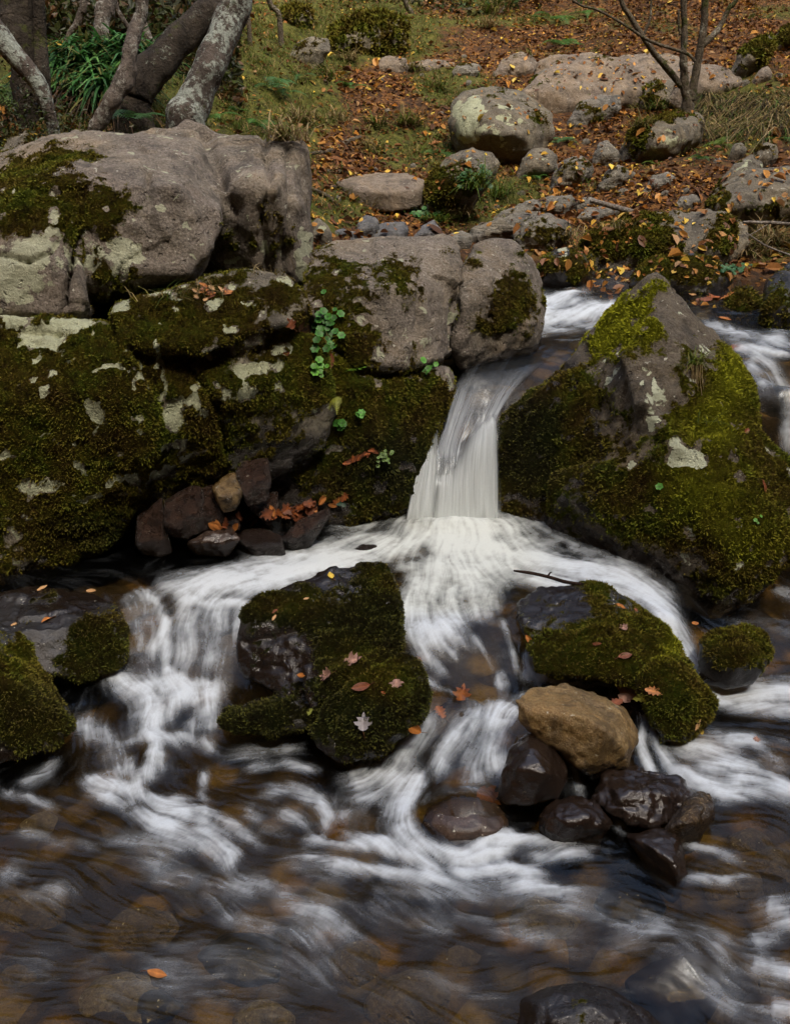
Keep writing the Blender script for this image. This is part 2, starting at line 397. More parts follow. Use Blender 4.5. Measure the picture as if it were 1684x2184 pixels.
def ghit(u, v):
    d = Vector(ray(u, v)).normalized(); h = gbvh.ray_cast(Vector((0, 0, CAM_H)), d, 200)
    return h[0] if h[0] else Vector(at(u, v, 15))

# ------------------------------------------------------------------ rocks
DG = lambda: bpy.context.evaluated_depsgraph_get()
ALL = []                                       # (object) for casting leaves onto
def hull_into(bm, P):
    vs = [bm.verts.new(p) for p in P]
    r = bmesh.ops.convex_hull(bm, input=vs)
    junk = [g for g in r['geom_interior'] + r['geom_unused'] if isinstance(g, bmesh.types.BMVert) and g.is_valid]
    if junk: bmesh.ops.delete(bm, geom=list(set(junk)), context='VERTS')
def moss_blades(o, me, mask, dens, L, name='moss', hang=.3, wd=.28):
    me.calc_loop_triangles(); n = len(me.loop_triangles)
    T = np.empty(n * 3, np.int32); me.loop_triangles.foreach_get('vertices', T); T = T.reshape(-1, 3)
    Vv = get_co(me); N = get_no(me); a, b_, c = Vv[T[:, 0]], Vv[T[:, 1]], Vv[T[:, 2]]
    area = np.linalg.norm(np.cross(b_ - a, c - a), axis=1) / 2; mk = mask[T].mean(1)
    wgt = area * np.clip(mk, 0, 1); tot = wgt.sum(); cnt = int(tot * dens)
    if cnt < 50: return
    cnt = min(cnt, 170000)
    t = rng.choice(n, cnt, p=wgt / tot); r1 = np.sqrt(rng.random(cnt)); r2 = rng.random(cnt)
    A, B_, C_ = (1 - r1)[:, None], (r1 * (1 - r2))[:, None], (r1 * r2)[:, None]
    P = a[t] * A + b_[t] * B_ + c[t] * C_; Nn = N[T[t, 0]]
    cl = fbm(P, 22, 2, 4) * .5 + .5
    h = L * (.35 + .9 * rng.random(cnt)) * (.4 + 1.1 * cl)
    dirn = Nn + rng.normal(0, .45, (cnt, 3)); dirn[:, 2] -= hang; dirn /= np.linalg.norm(dirn, axis=1)[:, None] + 1e-6
    sd_ = np.cross(dirn, rng.normal(0, 1, (cnt, 3))); sd_ /= np.linalg.norm(sd_, axis=1)[:, None] + 1e-6
    wv = (h * wd)[:, None]
    P = P - Nn * .002
    Q = np.stack([P - sd_ * wv, P + sd_ * wv, P + dirn * h[:, None] + Nn * .001], 1).reshape(-1, 3)
    mm = mesh_from(name, Q, np.arange(cnt * 3).reshape(-1, 3), smooth=False)
    attr(mm, 'tip', np.tile([0, 0, 1], cnt) * np.repeat(rng.random(cnt), 3))
    ba = np.zeros(len(Vv), np.float32); me.attributes['bright'].data.foreach_get('value', ba)
    attr(mm, 'bright', np.repeat(ba[T[t, 0]], 3))
    link(name, mm, M['moss'], o)['kind'] = 'stuff'
def rock(name, label, hulls, mat='grey', voxel=.02, smooth=4, disp=.03, fine=.008, freq=3, moss=(), mossb=0, lichen=(), lichb=0, wet=(), wetb=0, bright=(), brightb=0,
         upmoss=0, blades=0, bl=.012, seed=0, cat='boulder', group=None, waterline=True, ridge=.5, cut=(), hang=.3, dents=(), wide=.28, fac=.55, speck=0, cush=.010):
    bm = bmesh.new()
    for h in hulls: hull_into(bm, h)
    bmesh.ops.recalc_face_normals(bm, faces=bm.faces)
    t = bpy.data.meshes.new('t'); bm.to_mesh(t); bm.free()
    o = bpy.data.objects.new('t', t); C.objects.link(o)
    md = o.modifiers.new('r', 'REMESH'); md.mode = 'VOXEL'; md.voxel_size = voxel; md.use_smooth_shade = True
    if smooth: s_ = o.modifiers.new('s', 'SMOOTH'); s_.iterations = smooth; s_.factor = .6
    me = bpy.data.meshes.new_from_object(o.evaluated_get(DG())); bpy.data.objects.remove(o)
    V = get_co(me); N = get_no(me)
    U, W, dep = proj(V)
    rad = max(V.max(0) - V.min(0))
    wpd = V + np.stack([fbm(V, freq * .7, 2, 91), fbm(V, freq * .7, 2, 92), fbm(V, freq * .7, 2, 93)], 1) * .25 / freq
    d0 = (facets(wpd + seed, freq * .9, seed) * disp * 1.2 + facets(wpd - seed, freq * 2.2, seed + 3) * disp * .3) * fac
    d = d0 + fbm(wpd + seed * 3.1, freq, 4, seed) * disp * (1 - ridge) + fbm(wpd + seed, freq * 1.1, 4, seed + 40, ridged=True) * disp * ridge
    d = d + fbm(V, freq * 6, 5, seed + 7) * fine * .9 + fbm(V * [1, 1, .6], freq * 3, 4, seed + 9, ridged=True) * fine * .8
    for (u, v, a, b_, s) in dents: d = d + s * np.exp(-((U - u) / a) ** 2 - ((W - v) / b_) ** 2)
    for (pl, wd_, s) in cut:                    # cracks traced on the face
        for (p0, p1) in zip(pl[:-1], pl[1:]):
            p0 = np.array(p0, float); p1 = np.array(p1, float); e = p1 - p0; tt = np.clip(((U - p0[0]) * e[0] + (W - p0[1]) * e[1]) / (e @ e), 0, 1)
            jit = fbm(V, 9, 3, 55) * 6
            dd = np.hypot(U - p0[0] - e[0] * tt + jit, W - p0[1] - e[1] * tt)
            d = d - s * np.exp(-(dd / wd_) ** 2)
    V = V + N * d[:, None]; d = 0
    ctr = V.mean(0); base = np.array([ctr[0], ctr[1], V[:, 2].min()])
    wz = water_z(V[:, 0], V[:, 1])
    set_co(me, V - base); N = get_no(me)
    big = fbm(V, 3.2, 4, seed + 3); med = fbm(V, 9, 3, seed + 5)
    Us, Ws = U, W; U = U + fbm(V, 7, 3, 301) * 26 + fbm(V, 25, 3, 302) * 12; W = W + fbm(V, 7, 3, 303) * 26 + fbm(V, 25, 3, 304) * 12
    ms = mossb + splat(U, W, moss) + big * .42 + med * .34 + fbm(V, 26, 3, seed + 6) * .22 + upmoss * (N[:, 2] - .3)
    wt = wetb + splat(U, W, wet)
    if waterline: wt = wt + sstep(.10, .0, V[:, 2] - wz) * .9 * (np.abs(V[:, 1]) < 6.4)
    spk = sstep(.30, .42, fbm(V, 15, 3, seed + 31) + .25 * fbm(V, 3, 2, seed + 32)) * speck
    ms = ms - spk * .8
    lc = spk * .75 + lichb + splat(U, W, lichen) * 1.3 + fbm(V, 5, 4, seed + 12) * .2 + fbm(V * [1, 1, .5], 13, 3, seed + 13) * .2
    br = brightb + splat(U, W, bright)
    ms = np.clip(ms, 0, 1) * (1 - np.clip(splat(U, W, [q for q in lichen if q[4] > .45]) * 1.6 + fbm(V, 20, 3, 2) * .5 - .2, 0, 1))
    mk_ = sstep(.40, .62, ms); V = V + N * (mk_ * (.35 + 1.3 * np.clip(fbm(V, 17, 3, 41) + .35, 0, 1)) * cush * (1 if blades else .3))[:, None]; set_co(me, V - (0 if np.abs(V.mean(0)).max() < 1e9 else 0)) if False else set_co(me, V - base)
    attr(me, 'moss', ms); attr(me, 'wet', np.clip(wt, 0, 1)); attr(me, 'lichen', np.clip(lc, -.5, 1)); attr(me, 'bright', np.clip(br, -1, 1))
    me.materials.clear()
    o = link(name, me, M[mat], None, tuple(base)); tag(o, label, cat, group)
    if blades:
        dry = 1 if waterline is None else sstep(-.02, .02, V[:, 2] - wz)
        moss_blades(o, me, sstep(.42, .62, ms + fbm(V, 24, 3, 8) * .28) * (N[:, 1] < .5) * (dry if waterline else 1), blades, bl, hang=hang, wd=wide)
    ALL.append(o); return o
def A(l, dy=0): return [at(u, v, y + dy) for (u, v, y) in l]
def pebble(outline, yb, yt=None, bulge=.5, back=.8, drop=.08, shr=.5, jit=.1, seed=0, cx=0, cy=0):
    """a closed stone whose rim is the traced outline; it swells towards and away from the viewer and sits in the ground"""
    rr = random.Random(seed * 13 + 5)
    ol = np.array(outline, float); c = ol.mean(0) + np.array([cx, cy]); vb, vt = ol[:, 1].max(), ol[:, 1].min()
    wd = (ol[:, 0].max() - ol[:, 0].min()) / F * yb; ht = (vb - vt) / F * yb; sz = min(wd, ht * 1.3)
    if yt is None: yt = yb + sz * .55
    P = []
    for u, v in ol:
        y = yb + (yt - yb) * (vb - v) / (vb - vt + 1e-6); P.append(at(u, v, y))
        for s_, dpt in ((shr + .22, bulge * .62), (shr - .15, bulge)):
            q = c + (np.array([u, v]) - c) * s_ * (1 + rr.uniform(-jit, jit)); yy = yb + (yt - yb) * (vb - q[1]) / (vb - vt + 1e-6)
            P.append(at(q[0], q[1], yy - sz * dpt * (1 + rr.uniform(-jit, jit))))
            P.append(at(q[0], q[1], yy + sz * back * (1 if s_ < .6 else .6)))
        if v > vb - (vb - vt) * .3:
            x_, y_, z_ = at(u, v, y); P.append((x_ * .97, y_, z_ - drop))
    return P

# ------------------------------------------------------------------ the large boulders
G_BIG = None
rock('boulder', 'huge weathered grey-pink boulder, the biggest, on top of the mossy rock wall at the left', [
 A([(-200,430,4.9),(0,356,5.0),(60,315,5.1),(110,292,5.2),(240,284,5.3),(330,284,5.35),(440,296,5.3),(-200,650,4.3),(60,640,4.27),(150,600,4.25),(300,577,4.3),(400,580,4.36),(445,530,4.45),(472,462,4.6),(380,400,4.42),(290,370,4.5),(140,390,4.38),(0,450,4.33),(-200,560,4.2),(30,520,4.2),
    (0,700,5.3),(400,660,5.3),(-200,450,5.8),(300,320,6.0),(440,330,5.8)]),
 A([(430,296,5.3),(560,296,5.4),(600,300,5.35),(642,316,5.3),(654,400,5.15),(658,480,5.05),(657,600,4.95),(560,615,4.85),(500,480,4.72),(580,400,4.72),(450,400,4.75),(430,640,5.0),(640,440,4.95),(430,330,6.0),(640,340,5.9),(650,620,5.8),(430,620,5.8)]),
 A([(335,290,5.6),(398,256,5.7),(430,270,5.7),(500,298,5.6),(400,330,5.5),(385,300,6.0),(480,320,6.0),(400,420,5.6)]),
 A([(-150,480,4.32),(60,475,4.25),(165,470,4.27),(-150,560,4.22),(60,560,4.13),(172,590,4.16),(182,665,4.12),(0,668,4.1),(-150,670,4.1),(0,600,4.8),(180,600,4.7),(180,700,4.8),(-150,650,4.8)])],
 'grey', .013, 4, .05, .010, 2.3, moss=[(60,440,110,90,1.0),(150,340,70,35,.7),(40,380,70,40,.6),(170,450,130,60,.7),(250,420,40,25,.55),(60,560,60,60,.6),(230,560,70,60,.75),(250,640,60,40,.9),(480,520,30,50,.7),(630,540,14,60,.35),(420,360,10,10,.4),(560,430,14,40,.25),(585,520,14,60,.7),(545,520,14,60,.55),(620,480,10,60,.4)],
 mossb=-.02, lichen=[(118,458,18,20,1.0),(262,545,38,34,1.3),(90,540,60,50,.7),(20,600,60,60,.9),(200,510,20,40,.5),(500,560,30,20,.6),(645,560,16,70,.9),(600,520,8,60,.6),(560,560,8,50,.5),(380,310,20,8,.1)], lichb=-.12, wetb=-.4,
 speck=.8, cut=[([(0,545),(60,560),(110,540),(150,470)],4,.03),([(20,400),(120,420),(200,400)],7,.02),([(560,300),(575,380),(560,470),(580,600)],7,.035),([(610,330),(618,450),(610,590)],5,.03),([(182,465),(165,520),(150,580),(135,660)],5,.08),([(318,370),(315,392)],5,.06),([(440,300),(470,380),(490,450)],14,.05)], dents=[(500,480,22,60,-.06),(560,350,70,60,.02)], blades=26000, bl=.012, seed=3, waterline=False, upmoss=-.02, brightb=.05)

rock('rock_wall', 'tall moss-covered rock wall with pale lichen streaks dropping to the dark pool at the left', [
 A([(-200,700,4.15),(0,672,4.05),(60,676,4.02),(120,684,4.0),(240,702,4.0),(-200,690,4.8),(240,695,4.8),(-200,900,3.85),(0,850,3.78),(200,850,3.76),(280,760,3.82),(330,900,3.82),(-200,1270,3.8),(0,1238,3.74),(140,1193,3.82),(240,1140,3.9),(310,1060,3.9),(300,980,3.82),(0,1100,4.8),(300,1000,4.8),(-200,1100,4.8),(0,1300,4.0)]),
 A([(245,664,4.0),(260,657,4.02),(330,648,4.04),(410,657,4.06),(425,630,4.12),(500,592,4.22),(560,588,4.27),(620,598,4.24),(655,648,4.16),(610,700,4.02),(540,708,3.95),(440,757,3.86),(390,742,3.84),(250,730,3.86),(300,640,4.7),(600,600,4.8),(600,800,4.7),(250,800,4.6)]),
 A([(240,700,3.9),(395,765,3.95),(480,740,4.05),(600,700,4.12),(690,725,4.2),(705,870,4.15),(690,960,4.15),(560,965,4.08),(480,1010,4.04),(330,1120,4.02),(260,1060,3.9),(400,850,3.87),(560,820,3.98),(300,800,4.7),(690,800,4.9),(400,1080,4.7),(690,980,4.8)])],
 'wall', .013, 4, .04, .009, 3.2, moss=[(100,900,300,350,.85),(380,700,150,50,.5),(550,630,90,40,.45),(560,800,140,60,.45),(450,900,100,80,.35),(650,760,50,90,.7)],
 mossb=.33, lichen=[(90,720,45,30,.95),(80,810,10,12,.85),(95,830,10,8,.75),(200,890,18,45,.85),(190,910,30,20,.4),(270,660,22,12,.8),(270,750,8,25,.5),(340,760,9,50,.8),(290,780,8,20,.75),(290,820,6,20,.7),(380,870,28,35,.8),(360,890,20,20,.6),(420,810,8,40,.7),(480,705,12,15,.7),(170,690,40,12,.75),(20,680,40,12,.7),(340,650,60,8,.6),(440,760,20,12,.5),(560,670,15,20,.5),(300,915,8,8,.8),(175,1005,6,12,.8),(345,830,7,25,.6),(510,790,30,20,.6),(590,780,25,20,.55),(480,650,30,12,.4),(30,900,30,20,.2)],
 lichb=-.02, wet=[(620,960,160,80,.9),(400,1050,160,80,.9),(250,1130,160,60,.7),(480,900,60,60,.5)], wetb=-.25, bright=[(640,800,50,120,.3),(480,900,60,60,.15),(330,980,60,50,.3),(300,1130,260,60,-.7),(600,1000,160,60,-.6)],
 dents=[(420,775,50,14,-.05),(540,715,60,8,-.05),(240,720,8,60,-.03)], speck=1, cut=[([(0,700),(120,712),(240,722)],5,.02),([(120,690),(130,800),(110,900)],5,.015),([(330,660),(345,760),(330,860),(350,960)],5,.018),([(430,770),(480,745),(560,712),(640,700)],7,.06),([(395,770),(460,860),(480,960)],7,.05),([(248,700),(255,800)],6,.03)], blades=30000, bl=.011, seed=8, upmoss=.0)

rock('boulder', 'rounded tan and grey boulder with moss down its shoulder, left bank above the fall', [
 A([(655,600,4.6),(665,535,4.8),(720,517,4.95),(800,510,5.05),(880,504,5.1),(940,506,5.1),(985,535,5.0),(992,600,4.88),(970,750,4.75),(900,792,4.5),(840,800,4.4),(720,740,4.33),(655,660,4.4),(700,640,4.4),(820,620,4.45),(900,610,4.6),(700,530,5.6),(960,530,5.6),(960,760,5.5),(700,760,5.3)]),
 A([(690,730,4.28),(760,700,4.3),(840,795,4.36),(955,768,4.62),(970,800,4.65),(945,875,4.6),(915,900,4.52),(885,980,4.4),(862,1085,4.33),(740,1112,4.25),(600,1120,4.2),(560,1060,4.2),(690,900,4.2),(800,940,4.22),(960,850,5.2),(700,850,5.0),(860,1080,5.0),(600,1110,4.9)])],
 'grey', .013, 5, .04, .009, 2.8, moss=[(720,640,80,70,.8),(760,740,80,50,.75),(850,560,40,40,.25),(870,620,50,50,.3),(980,690,18,80,.55),(800,860,150,70,.75),(800,1000,180,120,1.0),(700,540,40,25,.3),(900,830,60,60,.6)],
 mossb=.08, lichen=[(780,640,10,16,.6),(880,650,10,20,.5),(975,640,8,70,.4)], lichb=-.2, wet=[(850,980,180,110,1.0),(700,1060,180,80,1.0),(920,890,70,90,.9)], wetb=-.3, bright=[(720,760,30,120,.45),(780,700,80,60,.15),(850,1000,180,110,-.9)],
 dents=[(820,800,80,12,-.05),(965,700,10,60,-.03)], speck=.8, cut=[([(880,515),(895,600),(885,700)],5,.02),([(790,520),(800,600)],5,.015),([(700,720),(760,790),(840,806),(950,775)],8,.05),([(985,540),(982,640),(965,740)],7,.04)], blades=26000, bl=.012, seed=21, upmoss=.05)

rock('boulder', 'grey ribbed boulder with mossy face right beside the stream above the fall', [
 A([(985,575,5.2),(1005,530,5.4),(1055,511,5.55),(1095,515,5.55),(1137,560,5.5),(1155,620,5.45),(1159,655,5.42),(1150,700,5.35),(1138,752,5.25),(1060,772,5.1),(985,792,5.0),(965,740,4.92),(1050,600,5.05),(1120,640,5.2),(990,650,4.95),(1050,540,6.1),(1145,600,6.1),(1130,740,6.0),(980,700,5.9)])],
 'grey', .013, 4, .04, .009, 3.5, moss=[(1060,650,60,50,.8),(1010,560,25,40,.55),(1120,660,40,35,.6),(1090,580,20,40,.35),(1040,700,50,20,.6)], mossb=-.05, wet=[(1080,740,70,25,.25)], wetb=-.3,
 bright=[(1020,530,30,20,.7),(1150,640,20,30,.45)], lichen=[(1040,560,20,40,.35),(1120,590,20,40,.3)], lichb=-.2, dents=[(1070,600,22,60,-.06),(1110,720,40,30,.02)], blades=24000, bl=.011, seed=33)

rock('boulder', 'big pyramid-shaped mossy boulder with bright yellow-green left slope, between the two streams', [
 A([(1398,584,4.72),(1380,596,4.7),(1430,618,4.75),(1340,626,4.8),(1290,682,4.8),(1235,752,4.85),(1200,792,4.72),(1385,700,4.38),(1345,760,4.4),(1365,820,4.15),(1370,960,3.98),(1480,700,4.6),(1440,760,4.25),(1430,960,3.95),(1550,770,4.45),(1600,818,4.4),(1604,890,4.25),(1560,960,4.05),(1260,960,4.3),(1400,630,5.5),(1250,820,5.4),(1600,860,5.3),(1300,1000,5.0),(1560,1000,5.0)]),
 A([(1240,880,4.45),(1330,860,4.25),(1370,960,4.0),(1340,1080,4.02),(1230,1080,4.22),(1210,960,4.35),(1300,960,5.0),(1240,1050,5.0)]),
 A([(1475,690,4.75),(1520,698,4.8),(1552,762,4.6),(1600,818,4.4),(1560,900,4.4),(1480,720,4.6),(1500,720,5.2),(1600,840,5.0)]),
 A([(1205,795,4.68),(1140,830,4.68),(1100,868,4.62),(1068,905,4.56),(1064,960,4.45),(1070,1085,4.33),(1110,1090,4.3),(1150,1112,4.25),(1250,1150,4.15),(1280,900,4.3),(1240,800,4.5),(1200,850,5.4),(1100,900,5.3),(1090,1050,5.0),(1280,1100,5.0)]),
 A([(1180,1010,4.2),(1190,1060,4.1),(1165,1125,4.2),(1280,1172,4.08),(1330,1190,4.02),(1300,1080,4.02),(1400,960,3.93),(1440,1080,3.82),(1400,1210,3.9),(1440,1290,3.8),(1515,1322,3.72),(1590,1290,3.74),(1684,1185,3.85),(1760,1060,4.1),(1684,1045,4.0),(1640,985,4.05),(1600,900,4.2),(1520,940,3.95),(1540,1150,3.7),(1640,1120,3.78),(1300,1100,5.0),(1700,1100,5.0),(1600,1250,4.6)])],
 'brown', .013, 3, .035, .010, 2.9, moss=[(1310,690,75,70,1.3),(1250,900,90,110,.6),(1500,900,110,120,.85),(1560,800,50,70,.9),(1400,620,30,25,.5),(1500,1080,150,110,.8),(1350,1080,120,80,.7),(1600,1200,110,110,.7),(1650,1020,60,120,.9),(1600,900,30,60,.8),(1140,950,90,130,1.0),(1230,850,50,60,.4),(1400,740,30,40,.25),(1460,800,30,60,.35)],
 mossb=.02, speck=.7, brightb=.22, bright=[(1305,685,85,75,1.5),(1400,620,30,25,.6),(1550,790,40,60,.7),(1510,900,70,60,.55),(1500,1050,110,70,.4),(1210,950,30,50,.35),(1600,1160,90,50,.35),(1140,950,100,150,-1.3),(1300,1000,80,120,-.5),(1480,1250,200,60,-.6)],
 lichen=[(1455,975,34,26,1.3),(1485,990,20,10,.9),(1352,988,14,16,.9),(1385,830,10,24,.8),(1395,860,22,40,.6),(1400,905,20,20,.5),(1330,700,8,10,.2),(1455,690,10,20,.5),(1500,745,20,24,.6),(1395,1000,14,16,.3),(1470,1010,60,14,.2)], lichb=-.15,
 wet=[(1120,960,90,150,1.2),(1210,870,80,110,1.0),(1640,1000,60,60,.4),(1190,1080,80,80,1.2),(1270,960,40,120,.5),(1300,1180,160,40,.6),(1600,1240,120,80,.5)], wetb=-.22, dents=[(1260,960,60,90,-.02)], cut=[([(1385,700),(1350,780),(1375,870),(1440,960)],16,-.035)], blades=28000, bl=.012, seed=41, upmoss=.05)

rock('boulder', 'low dark mossy rock in midstream with fallen leaves on it, left of the central chute', [
 A([(520,1302,3.22),(560,1270,3.3),(640,1240,3.4),(700,1214,3.46),(760,1201,3.48),(822,1205,3.46),(846,1240,3.4),(850,1285,3.28),(845,1340,3.14),(852,1392,3.02),(800,1400,2.98),(700,1440,2.98),(610,1490,2.95),(520,1440,3.08),(508,1405,3.12),(640,1350,3.14),(540,1330,3.2),(600,1330,3.6),(800,1300,3.6),(640,1500,3.4)]),
 A([(640,1420,2.98),(790,1395,2.98),(850,1385,3.02),(890,1420,2.93),(911,1480,2.84),(900,1530,2.78),(862,1562,2.74),(805,1612,2.70),(725,1634,2.69),(678,1592,2.75),(664,1545,2.82),(690,1500,2.86),(780,1440,2.84),(840,1480,2.75),(800,1540,2.70),(700,1500,3.2),(880,1480,3.2)]),
 A([(470,1552,2.86),(478,1520,2.94),(540,1508,2.98),(620,1480,3.0),(700,1470,2.98),(690,1540,2.83),(640,1545,2.82),(560,1558,2.82),(540,1530,2.84),(600,1500,3.2),(700,1520,3.2)])],
 'black', .008, 5, .022, .005, 5, moss=[(600,1290,110,40,.5),(800,1230,60,60,.6),(740,1400,110,70,.55),(800,1500,110,110,.9),(560,1530,90,30,.7),(700,1330,120,30,.4),(820,1330,40,60,.5)], mossb=.15, brightb=-.75, wet=[(680,1240,60,25,.6),(600,1420,90,60,.6),(690,1470,60,30,.5)], wetb=.25,
 bright=[(820,1450,60,40,.7),(620,1290,90,20,.4),(830,1240,40,30,.4),(740,1400,60,40,.3)], lichb=-.6, dents=[(670,1500,14,60,-.02)], cut=[([(530,1370),(640,1345),(740,1330)],10,.015),([(850,1390),(760,1440),(690,1500),(665,1545)],8,.035)], blades=52000, bl=.009, seed=52, upmoss=.1)

rock('boulder', 'bright green mossy rock between the central chute and the right-hand cascade, leaves stuck on top', [
 A([(1100,1290,3.38),(1150,1252,3.46),(1240,1243,3.5),(1275,1252,3.46),(1300,1292,3.36),(1345,1300,3.34),(1400,1322,3.28),(1442,1380,3.14),(1470,1440,3.02),(1440,1470,2.95),(1372,1450,2.94),(1250,1440,2.98),(1148,1428,3.02),(1138,1390,3.08),(1160,1352,3.16),(1290,1380,3.02),(1200,1320,3.7),(1400,1360,3.6),(1300,1450,3.4)]),
 A([(1400,1400,3.0),(1470,1440,3.02),(1514,1490,2.92),(1506,1532,2.86),(1455,1577,2.80),(1420,1585,2.80),(1395,1532,2.85),(1362,1450,2.92),(1450,1500,2.83),(1420,1440,3.4),(1480,1540,3.3)])],
 'black', .008, 4, .028, .006, 5, moss=[(1380,1370,90,70,.9),(1250,1390,110,60,.8),(1450,1500,70,90,.9),(1260,1270,20,30,.5),(1210,1400,60,30,.5)], mossb=.15, wet=[(1190,1290,70,40,.7)], wetb=.15, lichen=[(1210,1262,8,6,.9)], lichb=-.5,
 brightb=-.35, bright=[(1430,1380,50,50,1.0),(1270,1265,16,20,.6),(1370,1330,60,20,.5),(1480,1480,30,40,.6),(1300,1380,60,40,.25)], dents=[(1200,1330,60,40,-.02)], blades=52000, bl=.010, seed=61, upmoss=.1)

rock('boulder', 'upper black mossy rock at the left edge, wet grey top with a curled leaf', [
 A([(-120,1300,3.5),(0,1268,3.52),(60,1256,3.55),(140,1264,3.52),(200,1266,3.5),(245,1298,3.42),(268,1348,3.32),(266,1412,3.2),(180,1448,3.14),(100,1440,3.12),(-120,1400,3.1),(60,1340,3.2),(180,1330,3.26),(100,1300,3.8),(220,1350,3.7)])],
 'black', .009, 4, .03, .006, 5, moss=[(210,1370,70,60,.8),(60,1320,30,20,.2),(120,1280,40,14,.3)], mossb=.30, brightb=-.55, wet=[(130,1300,90,30,.4)], wetb=.1, bright=[(220,1300,50,30,.6)], blades=48000, bl=.010, seed=71, lichb=-.4, upmoss=-.1)
rock('boulder', 'lower black mossy rock at the left edge, furred with dark moss', [
 A([(-120,1340,3.1),(0,1332,3.08),(50,1362,3.05),(85,1420,2.98),(120,1480,2.9),(152,1550,2.8),(105,1590,2.75),(40,1618,2.72),(-120,1640,2.7),(0,1450,2.78),(60,1500,2.74),(0,1400,3.5),(100,1500,3.3)])],
 'black', .009, 4, .03, .006, 5, moss=[(60,1480,120,120,.8)], mossb=.25, brightb=-.55, wetb=.1, bright=[(40,1400,60,50,.8)], blades=48000, bl=.010, seed=72, lichen=[(20,1410,14,14,.6)], lichb=-.4, upmoss=.05)
rock('boulder', 'small rounded rock with trailing green moss in the water right of the cascade foot', [
 pebble([(1492,1372),(1530,1346),(1580,1337),(1630,1354),(1647,1388),(1632,1420),(1570,1432),(1510,1408)], 3.1, 3.35, .45)],
 'black', .008, 4, .012, .004, 6, moss=[(1580,1370,70,40,.8)], mossb=.2, brightb=-.3, wetb=.1, bright=[(1590,1350,50,14,.8)], blades=48000, bl=.010, seed=73, lichb=-.5)

# stones of the little dam in front
rock('stone', 'large dry golden-brown block balanced on the dark wet stones', [
 A([(1096,1492,2.70),(1130,1474,2.80),(1202,1462,2.90),(1262,1480,2.92),(1332,1510,2.88),(1347,1552,2.82),(1358,1578,2.77),(1345,1604,2.72),(1330,1642,2.66),(1266,1662,2.60),(1240,1632,2.58),(1200,1590,2.60),(1165,1550,2.63),(1112,1540,2.66),(1130,1520,2.64),(1250,1530,2.60),(1290,1560,2.57),(1330,1600,2.62),(1200,1500,3.0),(1320,1560,3.0),(1290,1650,2.85),(1180,1560,2.9)])],
 'gold', .006, 3, .018, .004, 7, lichb=-.5, wetb=-.35, wet=[(1290,1650,120,26,.9),(1150,1560,60,16,.7)], seed=80, cat='stone', mossb=-.5, ridge=.6, waterline=False)
rock('stone', 'upright wet dark purple-brown stone with a yellow left edge, below the golden block', [
 A([(1063,1700,2.50),(1068,1640,2.53),(1090,1592,2.6),(1122,1567,2.66),(1150,1574,2.66),(1186,1600,2.62),(1206,1640,2.58),(1207,1664,2.55),(1186,1702,2.48),(1130,1716,2.44),(1080,1714,2.45),(1130,1600,2.52),(1160,1650,2.45),(1110,1640,2.47),(1140,1600,2.85),(1190,1680,2.8),(1080,1700,2.75)])],
 'yellowedge', .006, 3, .012, .003, 8, lichen=[(1100,1620,14,50,.5),(1080,1670,12,30,.35)], lichb=-.4, wetb=.6, seed=81, cat='stone', mossb=-.5)
rock('stone', 'broad shiny dark brown wet stone right under the golden block', [
 A([(1262,1700,2.52),(1288,1652,2.6),(1340,1637,2.66),(1402,1645,2.66),(1442,1666,2.6),(1469,1712,2.52),(1450,1748,2.44),(1400,1760,2.40),(1338,1756,2.40),(1290,1730,2.44),(1350,1690,2.46),(1410,1690,2.48),(1340,1690,2.85),(1440,1720,2.8)])],
 'wetdark', .006, 3, .022, .005, 9, wetb=.7, lichb=-.5, seed=82, cat='stone', mossb=-.5, ridge=.8)
rock('stone', 'small black glistening stone in front of the golden block, between two trickles', [
 pebble([(1145,1744),(1172,1714),(1222,1702),(1268,1712),(1300,1752),(1290,1770),(1240,1775),(1172,1775)], 2.38, 2.5, .5)],
 'wetdark', .005, 3, .014, .004, 10, wetb=.8, lichb=-.5, seed=83, cat='stone', mossb=-.5, ridge=.8)
rock('stone', 'small olive-brown wet stone, the rightmost of the little dam', [
 pebble([(1418,1772),(1436,1745),(1462,1706),(1495,1689),(1518,1705),(1521,1746),(1500,1768),(1450,1785)], 2.36, 2.5, .4)],
 'gold', .005, 3, .012, .004, 9, wetb=.42, lichb=-.5, seed=84, cat='stone', mossb=-.5)
rock('stone', 'dark curved wet stone at the front of the little dam where smooth water slides past', [
 pebble([(1335,1782),(1390,1764),(1438,1778),(1460,1828),(1467,1868),(1452,1880),(1425,1850),(1385,1808)], 2.22, 2.4, .4)],
 'wetdark', .005, 3, .012, .004, 9, wetb=.7, lichb=-.5, seed=85, cat='stone', mossb=-.5)
rock('stone', 'purple-grey domed stone with water pouring over it, left of the little dam', [
 pebble([(895,1760),(912,1726),(955,1704),(1010,1700),(1060,1714),(1085,1750),(1078,1785),(1015,1812),(945,1806)], 2.34, 2.52, .3)],
 'wetdark', .007, 4, .006, .002, 8, wetb=-.4, lichb=-.5, seed=86, cat='stone', mossb=-.5); ALL[-1].location.z += .0
rock('stone', 'smooth black wet stone breaking the surface at the bottom edge of the picture', [
 pebble([(1098,2200),(1112,2130),(1170,2105),(1240,2094),(1302,2110),(1372,2150),(1425,2200),(1380,2260),(1150,2260)], 1.64, 1.78, .3)],
 'black', .005, 4, .010, .002, 9, wetb=.35, lichb=-.5, seed=87, cat='stone', mossb=.02, blades=0)
